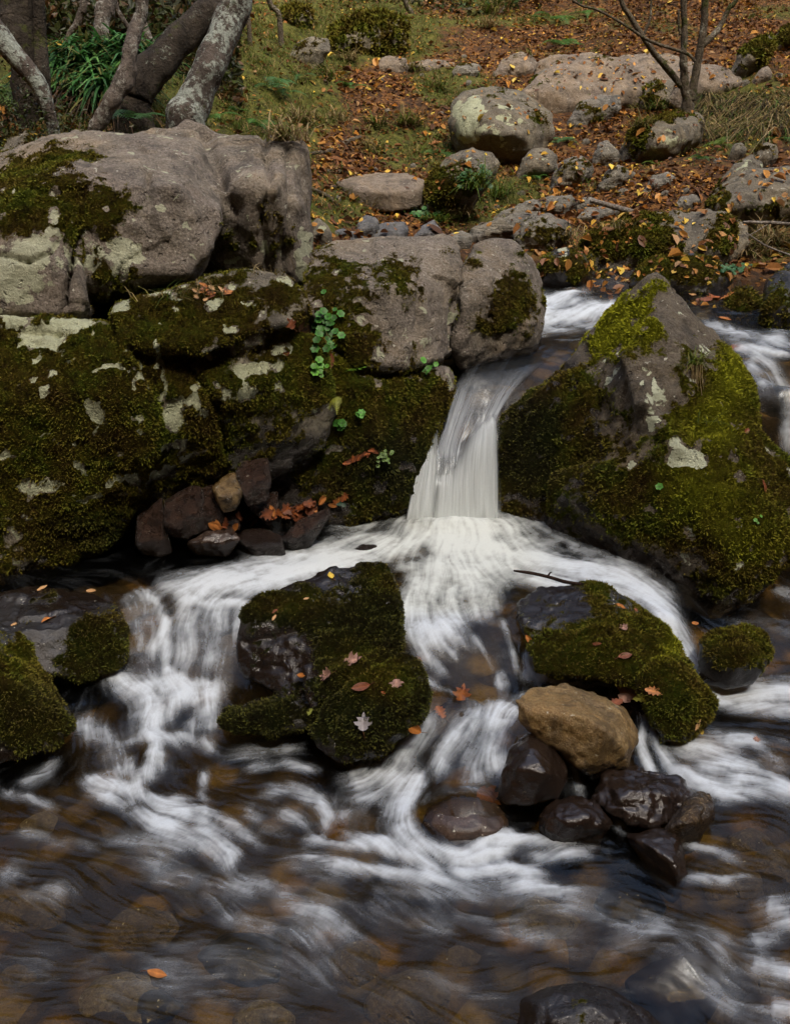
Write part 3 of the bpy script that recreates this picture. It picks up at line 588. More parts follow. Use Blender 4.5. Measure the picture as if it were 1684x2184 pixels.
rock('stone', 'dark smooth hump under the fast water at the lower right', [
 pebble([(1330,2070),(1400,2025),(1480,2008),(1530,2022),(1550,2070),(1530,2120),(1420,2130)], 1.84, 2.03, .25)],
 'wetdark', .008, 5, .008, .002, 6, wetb=.6, lichb=-.5, seed=88, cat='stone', mossb=-.5); ALL[-1].location.z -= .04
rock('stone', 'brown wet stone under orange leaves at the top of the small central cascade', [
 pebble([(890,1560),(900,1510),(950,1478),(1010,1470),(1060,1500),(1070,1545),(1000,1570),(930,1580)], 2.85, 3.0, .3)],
 'gold', .007, 4, .01, .003, 8, wetb=.5, lichb=-.5, seed=89, cat='stone', mossb=-.5); ALL[-1].location.z -= .04
rock('stone', 'flat reddish stone with oak leaves washed against it behind the golden block', [
 pebble([(1290,1480),(1330,1455),(1380,1450),(1400,1490),(1385,1520),(1350,1520)], 2.95, 3.05, .3)],
 'redbrown', .007, 4, .01, .003, 8, wetb=.5, lichb=-.5, seed=90, cat='stone', mossb=-.5)
rock('stone', 'small dark brown stone just breaking the white water left of the main fall', [
 pebble([(752,1172),(770,1162),(800,1163),(815,1175),(800,1188),(765,1188)], 3.95, 4.02, .3)],
 'redbrown', .007, 3, .008, .003, 8, wetb=.5, lichb=-.5, seed=91, cat='stone', mossb=-.5)
# block stones wedged under the wall
BL = [([(290,1160),(295,1100),(345,1062),(352,1100),(350,1160),(320,1168)],'dark red-brown block under the wall, the first above the pool edge','redbrown'),
 ([(350,1120),(352,1068),(410,1035),(430,1040),(432,1105),(380,1130)],'tall red-brown block wedged under the mossy wall','redbrown'),
 ([(430,1105),(432,1040),(455,1032),(470,1090),(450,1110)],'narrow brown block next to the tall red-brown one under the wall','redbrown'),
 ([(452,1042),(470,1022),(500,1008),(515,1050),(490,1068),(465,1070)],'yellowish square stone wedged under the wall','gold'),
 ([(500,1010),(520,985),(570,978),(578,1030),(560,1045),(520,1058)],'dark maroon block with a wet ridge, topmost of the wedged stones','redbrown'),
 ([(535,1085),(545,1060),(590,1050),(592,1080),(565,1100)],'orange-brown rounded stone below the maroon block','redbrown'),
 ([(465,1105),(500,1078),(508,1100),(500,1110),(475,1118)],'small pinkish wedge stone at the leaf-strewn pool edge','wetdark'),
 ([(600,1150),(640,1110),(700,1085),(700,1100),(660,1140),(620,1160)],'long wet stone at the pool edge under a drift of orange leaves','redbrown'),
 ([(500,1150),(520,1130),(560,1128),(600,1145),(600,1162),(540,1168)],'low wet stone at the pool edge below the orange leaves','redbrown'),
 ([(400,1160),(450,1128),(490,1120),(510,1150),(470,1166)],'flat pale wet stone at the dark pool edge','wetdark')]
for i, (ol, lb, mt) in enumerate(BL):
    yb = [3.92,3.93,3.95,3.93,3.98,4.02,3.98,4.02,3.95,3.9][i]
    rock('stone', lb, [pebble(ol, yb - .05, yb + .05, .35, 1.2, .05, .75, .05, seed=i)], mt, .008, 2, .008, .004, 9, wetb=.35, lichb=-.5, seed=100 + i, cat='stone', mossb=-.1, bright=[(0,0,1,1,0)])

# ------------------------------------------------------------------ stones and boulders of the far bank
def bg(label, ol, mat='strata', yb=None, yt=None, bulge=.45, name='stone', disp=.03, freq=4, vox=None, dy=0, back=.7, **kw):
    ol_ = np.array(ol, float); vb = ol_[:, 1].max(); cu = ol_[ol_[:, 1] > vb - (vb - ol_[:, 1].min()) * .35][:, 0].mean()
    if yb is None: yb = ghit(cu, vb)[1] + dy
    wd = (ol_[:, 0].max() - ol_[:, 0].min()) / F * yb; ht = (vb - ol_[:, 1].min()) / F * yb
    if yt is None: yt = yb + min(wd * .5, ht * .9)
    sc = min(wd, ht * 1.5)
    kw.setdefault('waterline', False); kw.setdefault('wetb', -.5); kw.setdefault('lichb', -.25); kw.setdefault('mossb', .16); kw.setdefault('upmoss', .1); kw.setdefault('blades', 5000); kw.setdefault('bl', .022)
    return rock(name, label, [pebble(ol, yb, yt, bulge, back, drop=.12, seed=len(ALL))], mat, vox or max(.012, sc / 45), 3, disp * sc * 2.2, .02 * sc, freq / max(sc, .25) * .45, seed=200 + len(ALL), cat='boulder' if name == 'boulder' else 'stone', **kw)
bg('egg-shaped boulder splashed with white lichen on the far bank', [(955,262),(962,225),(985,205),(1030,191),(1090,194),(1140,213),(1176,248),(1181,285),(1152,322),(1110,343),(1060,338),(1000,318),(962,295)], 'strata', name='boulder', disp=.02, bulge=.55,
   lichen=[(985,245,26,28,.9),(1015,235,14,20,.8),(1070,240,22,16,.8),(1030,275,60,14,.55),(1060,295,20,8,.5),(1110,270,30,8,.5),(1000,270,20,20,.6)], lichb=-.1, moss=[(1150,245,40,14,.25),(960,290,14,14,.4)], blades=9000, bl=.02)
ALL[-1].data.materials[0] = M['wall']
bg('leaning brown boulder with a mossy foot just below the lichen-splashed boulder', [(900,448),(905,408),(928,365),(962,330),(1008,316),(1048,326),(1062,350),(1042,395),(990,440),(940,458)], 'wall', name='boulder', moss=[(930,420,50,50,.9),(960,380,60,40,.3)], lichen=[(990,352,8,14,.7)], blades=9000, bl=.02)
bg('pale flat slab lying in the grass behind the big left boulder', [(712,389),(740,380),(800,368),(870,370),(907,384),(899,404),(870,412),(820,418),(760,408)], 'tan', disp=.008, yb=7.75, yt=8.25, mossb=-.2)
bg('lichen-spotted boulder tilted under the roots of the small tree', [(1335,318),(1342,284),(1370,262),(1440,244),(1490,240),(1506,265),(1495,300),(1440,335),(1390,347),(1350,340)], 'wall', name='boulder', lichen=[(1430,300,30,12,.7),(1400,310,30,10,.5),(1445,275,16,14,.4)], moss=[(1365,290,30,40,.8),(1420,255,60,14,.7)], blades=9000, bl=.03, bulge=.6)
bg('dark mossy boulder behind the stem of the small tree', [(1364,215),(1372,190),(1395,172),(1440,170),(1456,190),(1456,222),(1420,232),(1385,235)], 'wall', name='boulder', moss=[(1390,205,30,40,.8)], blades=5000, bl=.03)
bg('greenish grey pointed stone alone in the orange leaves', [(1266,325),(1275,308),(1293,299),(1310,315),(1323,332),(1318,345),(1290,349),(1270,346)], 'strata', mossb=.05)
bg('dark round stone beside the foot of the lichen-splashed boulder', [(1104,362),(1112,338),(1135,320),(1165,318),(1186,332),(1188,360),(1150,376),(1115,378)], 'wall', name='boulder', lichen=[(1165,340,8,8,.7)])
bg('cracked grey-green stone pair end in the leaves right of the dark round stone', [(1178,385),(1185,355),(1212,345),(1240,335),(1263,362),(1258,380),(1230,392),(1190,398)], 'strata', disp=.06)
# the pale outcrop
OUT = [([(1062,152),(1075,128),(1105,113),(1130,116),(1143,135),(1145,150),(1110,160)],'rounded pale hump at the left end of the high outcrop'),
 ([(1145,165),(1160,138),(1190,124),(1250,120),(1275,128),(1262,160),(1225,205),(1190,212),(1165,200)],'smooth pale rib of the high outcrop sloping down to the leaves'),
 ([(1262,175),(1285,138),(1330,119),(1400,114),(1440,118),(1452,140),(1440,190),(1390,205),(1330,205),(1290,200)],'broad pale slab of the high outcrop left of the small tree'),
 ([(1452,190),(1470,145),(1510,136),(1548,148),(1578,178),(1560,190),(1520,205),(1480,212)],'round pale dome at the right end of the high outcrop'),
 ([(1130,198),(1140,165),(1160,150),(1192,155),(1196,180),(1178,205),(1150,208)],'mossy dark block at the lower left of the high outcrop'),
 ([(1222,252),(1240,220),(1280,205),(1315,206),(1318,232),(1290,252),(1250,265)],'mossy low rock below the high outcrop'),
 ([(795,146),(805,128),(830,118),(862,124),(868,142),(840,152)],'small rounded pale stone left of the high outcrop'),
 ([(862,150),(880,132),(930,126),(960,130),(965,142),(920,150)],'flat pale stone between the small rounded one and the outcrop'),
 ([(965,152),(980,138),(1010,134),(1025,145),(1010,158),(980,160)],'low mossy stone left of the pale hump')]
bg('wide leaf-strewn sheet of pale bare rock between the ribs of the high outcrop', [(1110,205),(1150,155),(1250,128),(1400,118),(1520,145),(1565,185),(1450,215),(1300,232),(1180,235)], 'tan', disp=.03, bulge=.22, back=.6)
for i, (ol, lb) in enumerate(OUT):
    c_ = np.array(ol, float).mean(0); ol = [tuple(c_ + (np.array(q) - c_) * (1.12, 1.0)) for q in ol]
    bg(lb, ol, 'tan' if i not in (4, 5, 8) else 'strata', disp=.035, back=1.0, moss=[(1145,180,20,20,.7)] if i == 4 else [(1270,240,40,20,.5)] if i == 5 else [(995,150,20,8,.5)] if i == 8 else [], bulge=.3)
bg('mossy leaning boulder with a bright green cap at the far upper right', [(1566,150),(1572,125),(1585,102),(1612,82),(1640,74),(1652,95),(1640,122),(1612,148),(1585,160)], 'wall', name='boulder', moss=[(1620,100,50,40,1)], bright=[(1630,85,30,14,.4)], blades=4000, bl=.035)
bg('small pale round stone at the foot of the mossy leaning boulder', [(1615,165),(1620,148),(1635,141),(1646,155),(1645,168),(1628,172)], 'tan')
bg('mossy rock at the top right edge', [(1655,90),(1665,60),(1700,50),(1730,80),(1700,100),(1670,100)], 'wall', name='boulder', moss=[(1680,70,40,40,.8)], blades=3000, bl=.03)
bg('great grey domed boulder at the right edge of the far bank', [(1500,440),(1520,412),(1560,385),(1600,366),(1684,359),(1780,372),(1800,470),(1684,480),(1570,474),(1520,460)], 'wall', name='boulder', yb=7.4, moss=[(1530,430,30,40,.6),(1640,455,60,18,.6)], lichen=[(1585,462,16,10,.8),(1560,440,14,14,.3)], blades=6000, bl=.02, disp=.02)
bg('pointed lichen-white rock standing behind the great grey dome', [(1520,415),(1540,378),(1570,350),(1603,329),(1622,352),(1620,380),(1570,420)], 'wall', yb=7.9, lichen=[(1600,350,16,20,.7),(1580,365,20,10,.5)], moss=[(1540,400,30,20,.7)], blades=5000, bl=.02)
bg('olive round stone under the overhanging bank at the right', [(1606,342),(1612,318),(1632,304),(1655,312),(1660,338),(1640,358),(1618,356)], 'wall', moss=[(1630,315,20,12,.5)])
bg('dark round stone in the shadow under the overhanging bank', [(1556,325),(1562,308),(1580,303),(1592,318),(1588,333),(1570,337)], 'wall')
bg('long boulder with two cushions of moss above the upper stream', [(1238,520),(1268,490),(1320,466),(1385,478),(1430,468),(1480,450),(1540,447),(1588,478),(1593,520),(1560,552),(1490,565),(1400,566),(1300,560)], 'wall', name='boulder', yb=6.75, yt=7.2, moss=[(1340,500,80,40,1),(1400,510,60,40,.9),(1540,500,30,45,1),(1290,520,60,40,.8)], bright=[(1350,490,60,20,.22),(1400,495,50,20,.2),(1540,480,30,30,.25)], blades=16000, bl=.02, dents=[(1455,510,30,50,-.05),(1310,520,14,50,-.05),(1475,480,20,30,-.03)])
bg('black mossy rock at the stream edge with a pale lichen top', [(1148,600),(1152,560),(1180,534),(1215,528),(1258,548),(1270,585),(1250,612),(1190,622)], 'black', name='boulder', yb=6.5, yt=6.7, lichen=[(1200,542,20,8,1)], moss=[(1200,570,60,30,.7)], blades=14000, bl=.016, wetb=.1)
bg('black weedy rock with yellow leaves above the upper stream', [(1340,610),(1362,570),(1400,553),(1470,546),(1535,562),(1560,600),(1530,640),(1440,640),(1380,630)], 'black', name='boulder', yb=6.35, yt=6.6, moss=[(1440,570,100,30,.8)], blades=14000, bl=.016, wetb=.1)
bg('dark slate ledge at the edge of the upper stream', [(1220,618),(1240,590),(1300,575),(1380,580),(1400,610),(1380,640),(1290,645),(1235,635)], 'blue', name='boulder', yb=6.45, yt=6.7, wetb=.5, moss=[(1280,585,40,12,.6)], blades=9000, bl=.014)
bg('conical black weedy rock at the head of the right channel', [(1535,690),(1545,640),(1570,615),(1600,610),(1622,650),(1628,690),(1580,700)], 'black', name='boulder', yb=5.95, yt=6.2, mossb=.6, blades=14000, bl=.018, wetb=.3)
bg('dark rock under the drift of brown leaves by the right channel', [(1455,690),(1460,650),(1490,635),(1540,640),(1550,680),(1520,705),(1480,700)], 'black', name='boulder', yb=6.0, yt=6.2, mossb=.25, blades=9000, bl=.014, wetb=.4)
bg('mossy black boulder at the right edge beside the right channel', [(1624,660),(1636,600),(1684,560),(1780,560),(1780,720),(1684,720),(1655,700)], 'black', name='boulder', yb=5.6, yt=6.0, mossb=.4, bright=[(1680,610,40,40,.4)], blades=14000, bl=.018)
bg('grey stone with frilly white lichen just behind the big boulder', [(655,515),(660,478),(678,462),(698,478),(708,500),(700,520)], 'wall', lichen=[(680,490,24,24,.5)])
SL = [([(700,520),(720,498),(762,492),(775,508),(760,525),(720,528)],'tilted blue-grey slab lowest of the slate group'),([(755,500),(765,470),(782,458),(805,470),(812,490),(790,505)],'jagged blue-grey slab standing at the back of the slate group'),
 ([(770,512),(790,485),(835,472),(865,476),(872,502),(840,520),(790,522)],'rounded blue-grey slab in front of the slate group'),([(882,505),(900,482),(925,470),(942,492),(940,508),(905,512)],'cracked grey block right of the slate group'),
 ([(700,505),(712,492),(735,486),(745,498),(725,508)],'thin blue-grey slab at the left of the slate group')]
for ol, lb in SL: bg(lb, ol, 'blue', disp=.05, yb=7.0 + .2 * (ol[0][0] > 750))
# bedded ledges running down to the stream
LED = [([(990,515),(1010,490),(1060,472),(1120,462),(1150,452),(1150,470),(1100,495),(1040,515)],'long bedded ledge climbing right, nearest the ribbed boulder'),
 ([(1090,505),(1110,478),(1165,462),(1205,475),(1215,500),(1180,530),(1130,535),(1100,522)],'mossy-faced bedded block above the ribbed boulder'),
 ([(1050,470),(1080,452),(1130,430),(1185,420),(1190,432),(1140,450),(1090,470)],'narrow bedded ledge crossing the slope below the fern'),
 ([(1140,450),(1170,425),(1215,418),(1235,430),(1215,448),(1175,460)],'upper bedded ledge with yellow leaves lodged on it'),
 ([(1225,470),(1250,448),(1300,440),(1330,450),(1310,465),(1260,476)],'low bedded stone above the mossy cushions'),
 ([(1280,400),(1290,370),(1310,352),(1335,362),(1340,385),(1310,402)],'leaning grey stone in the leaf drift'),
 ([(1375,400),(1390,378),(1420,368),(1440,380),(1425,398),(1400,405)],'low grey stone right of the leaf drift'),
 ([(940,520),(955,500),(985,495),(1010,505),(1000,522),(965,528)],'small bedded stone between slates and ledge'),
 ([(1200,445),(1225,425),(1260,420),(1290,430),(1270,445),(1230,452)],'flat grey ledge stone beside the fallen branch end'),
 ([(1440,435),(1450,420),(1480,416),(1495,430),(1480,442),(1455,444)],'pale lichened stone left of the great grey dome')]
for ol, lb in LED: bg(lb, ol, 'strata', disp=.07, moss=[(1160,505,50,20,.7)], blades=6000, bl=.018)
bg('smooth purple-grey stone sitting at the edge of the upper white water', [(1195,632),(1203,616),(1225,612),(1240,625),(1235,636),(1210,640)], 'wetdark', yb=6.35, wetb=.2)
bg('wet slate slope beside the right channel at the right edge', [(1590,900),(1598,860),(1625,842),(1684,858),(1684,930),(1660,985),(1620,960)], 'blue', yb=4.55, yt=4.9, name='boulder', wetb=.8, disp=.03, bulge=.3)
bg('mossy hummock rock on the upper slope left of the path', [(690,110),(700,60),(760,30),(820,25),(870,45),(865,90),(800,110)], 'wall', name='boulder', mossb=.7, blades=3500, bl=.05, bulge=.3)
bg('half-buried dark rock on the slope right of the leaning trunks', [(615,125),(625,100),(665,80),(700,85),(705,110),(660,130)], 'wall', name='boulder', moss=[(660,90,40,20,.4)], bulge=.3)
bg('mossy hump beside the trunks at the top of the slope', [(590,50),(600,20),(630,8),(660,15),(668,40),(640,55)], 'wall', name='boulder', mossb=.7, blades=3500, bl=.05)
bg('mossy rocks rim behind the big boulder under the trees', [(0,330),(20,290),(60,280),(80,320),(60,345)], 'wall', name='boulder', yb=5.9, mossb=.5, blades=6000, bl=.02)
bg('pale small stone peeking over the left shoulder of the big boulder', [(155,292),(160,278),(175,274),(188,282),(192,294),(172,298)], 'wall', yb=5.6)
bg('dark earthy stump-like rock under the strap-leaved plants', [(165,270),(170,215),(200,195),(240,200),(255,240),(240,280),(200,290)], 'wall', name='boulder', yb=7.0, moss=[(170,220,20,20,.6)])
# small scattered stones on the slope
g_small = 'small stones half buried in the leaf litter'
lots = [(820,168,9),(845,175,7),(900,160,8),(905,345,12),(880,352,9),(930,140,9),(1000,175,8),(1225,292,14),(1250,300,10),(1240,345,9),(1345,372,12),(1215,405,12),(1180,408,10),(1250,395,9),(1330,408,13),(1360,425,14),(1110,410,10),(1100,430,8),(1300,380,9),
 (1395,430,12),(1420,410,11),(1480,385,14),(1465,405,10),(1505,345,12),(1530,340,9),(1550,350,8),(1565,345,7),(1600,360,8),(1590,175,10),(1610,180,8),(1660,160,10),(1675,150,9),(1635,220,10),(1000,205,9),(940,240,7),(870,215,9),(825,235,8),(745,330,8),(800,360,8),(660,420,9),(720,420,9),(850,430,8),(1060,440,9),(1260,415,8),(1500,130,8),(1070,135,8),(990,120,8)]
for i, (u, v, r_) in enumerate(lots[::2]):
    k = rng.random(8) * .4 + .8; an = np.linspace(0, 2 * math.pi, 9)[:-1] + rng.random() * .5
    bg('small grey stone half buried in the orange leaf litter of the far bank', [(u + r_ * 1.05 * k[j] * math.cos(an[j]), v + r_ * .62 * k[j] * math.sin(an[j])) for j in range(8)], ['strata', 'wall', 'wall'][i % 3], group=g_small, vox=.02, blades=0, dy=.0)

# ------------------------------------------------------------------ water: one surface, with foam drawn out along the current
sx = np.linspace(-.80, .80, 1100)
yy = np.linspace(1.0, 7.6, 4000); prof = np.zeros(len(yy))
for s_ in (-.35, -.25, -.15, -.05, .02, .06, .1, .16, .24, .3, .38):
    _, v_, _ = proj(np.stack([s_ * yy, yy, water_z(s_ * yy, yy)], 1)); prof = np.maximum(prof, np.abs(np.gradient(v_, yy)))
prof = np.convolve(np.pad(prof, 20, 'edge'), np.ones(41) / 41, 'valid'); cum = np.concatenate([[0], np.cumsum((prof[1:] + prof[:-1]) / 2 * np.diff(yy))])
NR = 1120; sy = np.interp(np.linspace(0, cum[-1], NR), cum, yy)
SX, SY = np.meshgrid(sx, sy); WX = SX * SY; WYy = SY
# far down-stream part keeps the same fan shape
Zw = rbf_eval(pts, WC, WX, WYy)
ny_, nx_ = Zw.shape
WPt = np.stack([WX.ravel(), WYy.ravel(), Zw.ravel()], 1); U, W_, dep = proj(WPt); U = U.reshape(ny_, nx_); W_ = W_.reshape(ny_, nx_)
# strokes: (points, half width px, foam strength, direction weight)
ST = []
def st(p, w_, f_, dw=1.0): ST.append((p, w_, f_, dw))
# --- mid pool
st([(930,1112),(960,1150),(940,1190)],60,.9); st([(1010,1115),(1030,1150),(1000,1190)],60,.85); st([(880,1112),(1060,1118)],26,.55,.1)
st([(920,1130),(860,1165),(760,1190),(640,1212),(500,1230),(350,1252)],24,1.0); st([(880,1150),(740,1205),(600,1235),(480,1252),(360,1262)],17,.75)
st([(880,1125),(790,1140),(700,1160),(600,1178),(520,1195)],16,.38); st([(860,1105),(780,1120),(700,1130)],12,.28)
st([(960,1150),(930,1210),(900,1260),(885,1300),(910,1340),(960,1375)],34,.62); st([(980,1150),(970,1230),(960,1300),(985,1340)],46,.42); st([(860,1190),(880,1240),(868,1290),(880,1330)],24,.6)
st([(1010,1150),(1000,1220),(1030,1280),(1050,1320)],34,.28); st([(980,1400),(1030,1450),(1060,1480)],50,-.12,.1); st([(1090,1250),(1130,1270),(1120,1330)],40,-.25,.1)
st([(1030,1130),(1120,1165),(1200,1195),(1280,1212),(1350,1235),(1410,1275),(1440,1310)],24,.62); st([(1000,1150),(1090,1190),(1180,1212),(1260,1225),(1330,1250),(1390,1290)],20,.6)
st([(1060,1110),(1150,1120),(1220,1140)],14,.35); st([(1000,1170),(1080,1220),(1150,1240),(1230,1235)],26,.25); st([(1150,1150),(1230,1165),(1300,1180),(1350,1210)],16,.25)
st([(1250,1235),(1310,1262),(1360,1285)],10,.5)
st([(0,1228),(150,1230),(300,1232)],40,-.3,.6); st([(100,1200),(300,1190),(500,1180)],20,-.2,.3)
st([(1040,1140),(1110,1195),(1180,1240),(1240,1245)],24,.55); st([(940,1215),(1040,1225),(1140,1235)],20,.3,.3); st([(880,1120),(840,1150),(800,1172)],22,.45)
# --- right cascade
st([(1380,1265),(1420,1300),(1448,1345),(1470,1410),(1490,1455)],17,.55); st([(1395,1300),(1425,1330),(1450,1390),(1478,1440)],11,.75)
st([(1490,1455),(1530,1472),(1600,1478),(1684,1480),(1800,1485)],24,.95); st([(1510,1430),(1540,1450),(1600,1462)],10,.5); st([(1500,1480),(1560,1505),(1640,1512),(1740,1520)],12,.45)
# --- left cascade
st([(300,1262),(335,1285),(350,1330),(350,1420)],12,.7); st([(255,1265),(280,1300),(290,1350),(300,1420)],20,.32); st([(280,1262),(310,1290),(325,1340),(325,1415)],12,.3)
st([(390,1265),(400,1300),(400,1360),(395,1430)],24,.3); st([(450,1275),(460,1310),(460,1370),(450,1440)],24,.34); st([(520,1275),(515,1320),(505,1380),(490,1435)],16,.25); st([(380,1275),(440,1285),(520,1286)],8,.45,.2)
# --- below left cascade
st([(230,1430),(260,1450),(300,1470),(330,1510),(300,1560)],26,.62); st([(215,1420),(240,1445),(280,1460)],14,.5); st([(350,1425),(365,1450),(400,1460)],12,.6); st([(300,1440),(360,1470),(420,1480),(470,1460)],22,.55)
st([(420,1460),(370,1500),(330,1540),(310,1590)],18,.6); st([(160,1520),(190,1560),(230,1590),(260,1640)],26,.28); st([(470,1470),(430,1520),(400,1560)],16,.3); st([(450,1500),(450,1560)],16,.28)
st([(260,1590),(300,1580),(350,1575),(390,1600)],10,.35,.4); st([(310,1570),(340,1590),(330,1630),(300,1670)],20,.85); st([(275,1610),(285,1650),(300,1680)],12,.6); st([(370,1570),(420,1580),(460,1600)],12,.3)
st([(200,1670),(250,1672),(300,1690),(360,1720),(420,1745),(480,1760)],17,.75); st([(205,1690),(260,1710),(320,1740),(400,1770)],17,.4); st([(270,1640),(220,1650),(180,1665)],12,.4)
st([(300,1740),(370,1775),(440,1800),(480,1835)],20,.38); st([(420,1760),(470,1790),(500,1820),(480,1850)],14,.55); st([(330,1690),(420,1720),(500,1760),(560,1800)],12,.45)
st([(440,1640),(430,1690),(440,1730)],10,.22); st([(520,1640),(600,1625),(680,1640)],9,.3); st([(480,1610),(560,1600),(640,1590)],14,.18); st([(560,1690),(620,1680),(680,1690)],12,.22)
st([(630,1690),(680,1700),(700,1740),(690,1780),(650,1800)],13,.5); st([(650,1790),(720,1800),(800,1805),(860,1830)],10,.62); st([(590,1720),(640,1750),(680,1790)],14,.22)
# --- central chute
st([(900,1340),(960,1390),(1010,1440),(1040,1475)],12,.42); st([(960,1400),(1020,1430),(1060,1450)],70,-.38,.1); st([(1000,1350),(1040,1400),(1070,1440),(1078,1475)],14,.34); st([(940,1330),(1000,1385),(1045,1430),(1065,1475)],12,.3); st([(1070,1320),(1080,1350),(1095,1400),(1105,1440)],8,.3); st([(1150,1360),(1130,1400),(1120,1460)],14,.3)
st([(870,1330),(900,1390),(940,1430),(1000,1470)],14,.35); st([(1100,1300),(1150,1290),(1200,1280)],16,-.2,.1)
st([(900,1440),(940,1475),(990,1490),(1060,1500)],14,.22); st([(1130,1440),(1190,1450),(1260,1455),(1330,1455)],12,.45); st([(1140,1430),(1150,1470),(1100,1490)],10,.3)
st([(1080,1490),(1060,1530),(1050,1600),(1070,1660)],22,.5); st([(1040,1505),(980,1540),(950,1600),(940,1660)],20,.4); st([(920,1520),(890,1570),(860,1600),(850,1640)],22,.42); st([(1100,1500),(1080,1530),(1050,1560)],16,.55); st([(1000,1520),(1000,1580),(1010,1650),(1010,1690)],24,.3)
st([(1000,1690),(980,1740),(940,1800)],34,.22); st([(1020,1690),(1030,1740),(1040,1790)],34,.22); st([(1010,1690),(1000,1740),(990,1800)],20,.2)
st([(890,1745),(1090,1750)],46,-.45,.1); st([(870,1640),(880,1680),(860,1740),(870,1790),(910,1830)],24,.75); st([(850,1650),(800,1650),(740,1660)],22,.6); st([(840,1690),(780,1710),(720,1740),(740,1790)],30,.35); st([(830,1640),(860,1690),(830,1750)],24,.6)
st([(860,1790),(930,1825),(1000,1838),(1060,1820),(1110,1795)],13,.85); st([(950,1850),(1000,1860),(1080,1850),(1160,1865)],11,.75); st([(1000,1820),(1060,1800),(1140,1795),(1220,1800)],13,.8); st([(740,1780),(820,1800),(900,1840),(950,1870)],12,.7)
st([(660,1830),(760,1850),(860,1860),(960,1880)],12,.5); st([(1050,1870),(1140,1890),(1240,1910)],14,.4); st([(1120,1830),(1200,1825),(1290,1820)],14,.35)
# between stones and right
st([(1200,1590),(1225,1640),(1240,1690)],10,.45); st([(1290,1700),(1310,1740),(1330,1770)],10,.5); st([(1370,1500),(1390,1560),(1420,1620),(1450,1680)],12,.5); st([(1355,1490),(1370,1540),(1370,1600),(1390,1640)],10,.35); st([(1350,1560),(1380,1620),(1400,1660)],9,.5)
st([(1440,1600),(1500,1600),(1560,1620),(1640,1660),(1700,1700)],20,.7); st([(1430,1640),(1480,1670),(1540,1690),(1600,1690)],16,.7); st([(1470,1640),(1560,1650),(1640,1690)],20,.45); st([(1540,1580),(1600,1580),(1680,1640)],14,.5); st([(1400,1500),(1440,1590),(1500,1640)],10,.25)
st([(1460,1800),(1520,1810),(1580,1840)],8,.4); st([(1460,1870),(1540,1880),(1600,1870)],9,.35)
# lower pool silk
for (a_, b_, f_) in ((1880, 50, .14), (1905, 30, .10), (1945, 40, .08), (1985, 50, .07)): st([(600,a_-60),(760,a_-20),(920,a_),(1100,a_+14),(1300,a_+60),(1500,a_+130),(1650,a_+190)], b_*.5, f_)
st([(480,1850),(560,1880),(680,1940),(760,2010)],20,.2); st([(580,1900),(640,1950),(700,2000)],24,.12); st([(300,1840),(420,1880),(560,1900)],26,.2); st([(0,1850),(60,1880),(150,1900)],26,.18); st([(40,1770),(120,1790),(220,1800)],16,.14)
st([(420,1900),(500,1960),(600,1990),(720,2010)],22,.2); st([(900,1960),(1100,1990),(1300,2040)],26,.16); st([(0,2080),(300,2070),(600,2080),(900,2100),(1200,2070)],60,.06); st([(1200,1990),(1400,2060),(1540,2140),(1684,2200)],30,.06)
st([(1150,2010),(1300,2030),(1380,2000),(1480,1985),(1530,2010),(1560,2080)],22,.12)
st([(1600,2010),(1640,1990),(1700,1960)],22,.5,.5); st([(1600,2050),(1640,2060),(1700,2080)],20,.5,.5); st([(900,2000),(1200,2040),(1500,2150)],70,-.15,.1); st([(1630,1930),(1690,1940)],22,.45,.5); st([(1640,2150),(1700,2150)],20,.4,.5)
st([(0,1690),(60,1700),(120,1720)],10,.25); st([(520,1720),(560,1760),(640,1790)],16,.2); st([(200,1780),(300,1790),(420,1810)],18,.16); st([(120,1600),(100,1650),(40,1680)],14,.2)
# --- upper stream
st([(1240,628),(1200,640),(1160,655),(1130,670)],18,.75); st([(1330,650),(1270,660),(1200,675),(1130,680)],16,.9); st([(1150,640),(1130,660),(1120,690)],18,.6); st([(1280,690),(1200,700),(1130,708)],10,.45); 
st([(1500,690),(1560,705),(1620,720),(1700,740)],10,.35); st([(1540,700),(1580,740),(1640,780),(1684,850)],20,.25); st([(1684,700),(1620,740),(1600,780),(1650,850)],16,.3); st([(1560,740),(1620,745),(1700,760)],7,.5); st([(1700,820),(1690,880),(1680,960)],16,.7)
st([(1240,760),(1150,770),(1060,790),(1000,810)],40,-.3,.6)
st([(1560,1330),(1620,1330),(1700,1345)],16,.12); st([(1640,1250),(1684,1270),(1740,1300)],10,.25); st([(1500,1560),(1600,1580),(1700,1600)],16,.1)
dens = np.zeros(U.shape); DX = np.zeros(U.shape); DY = np.full(U.shape, -.02); DX += .004
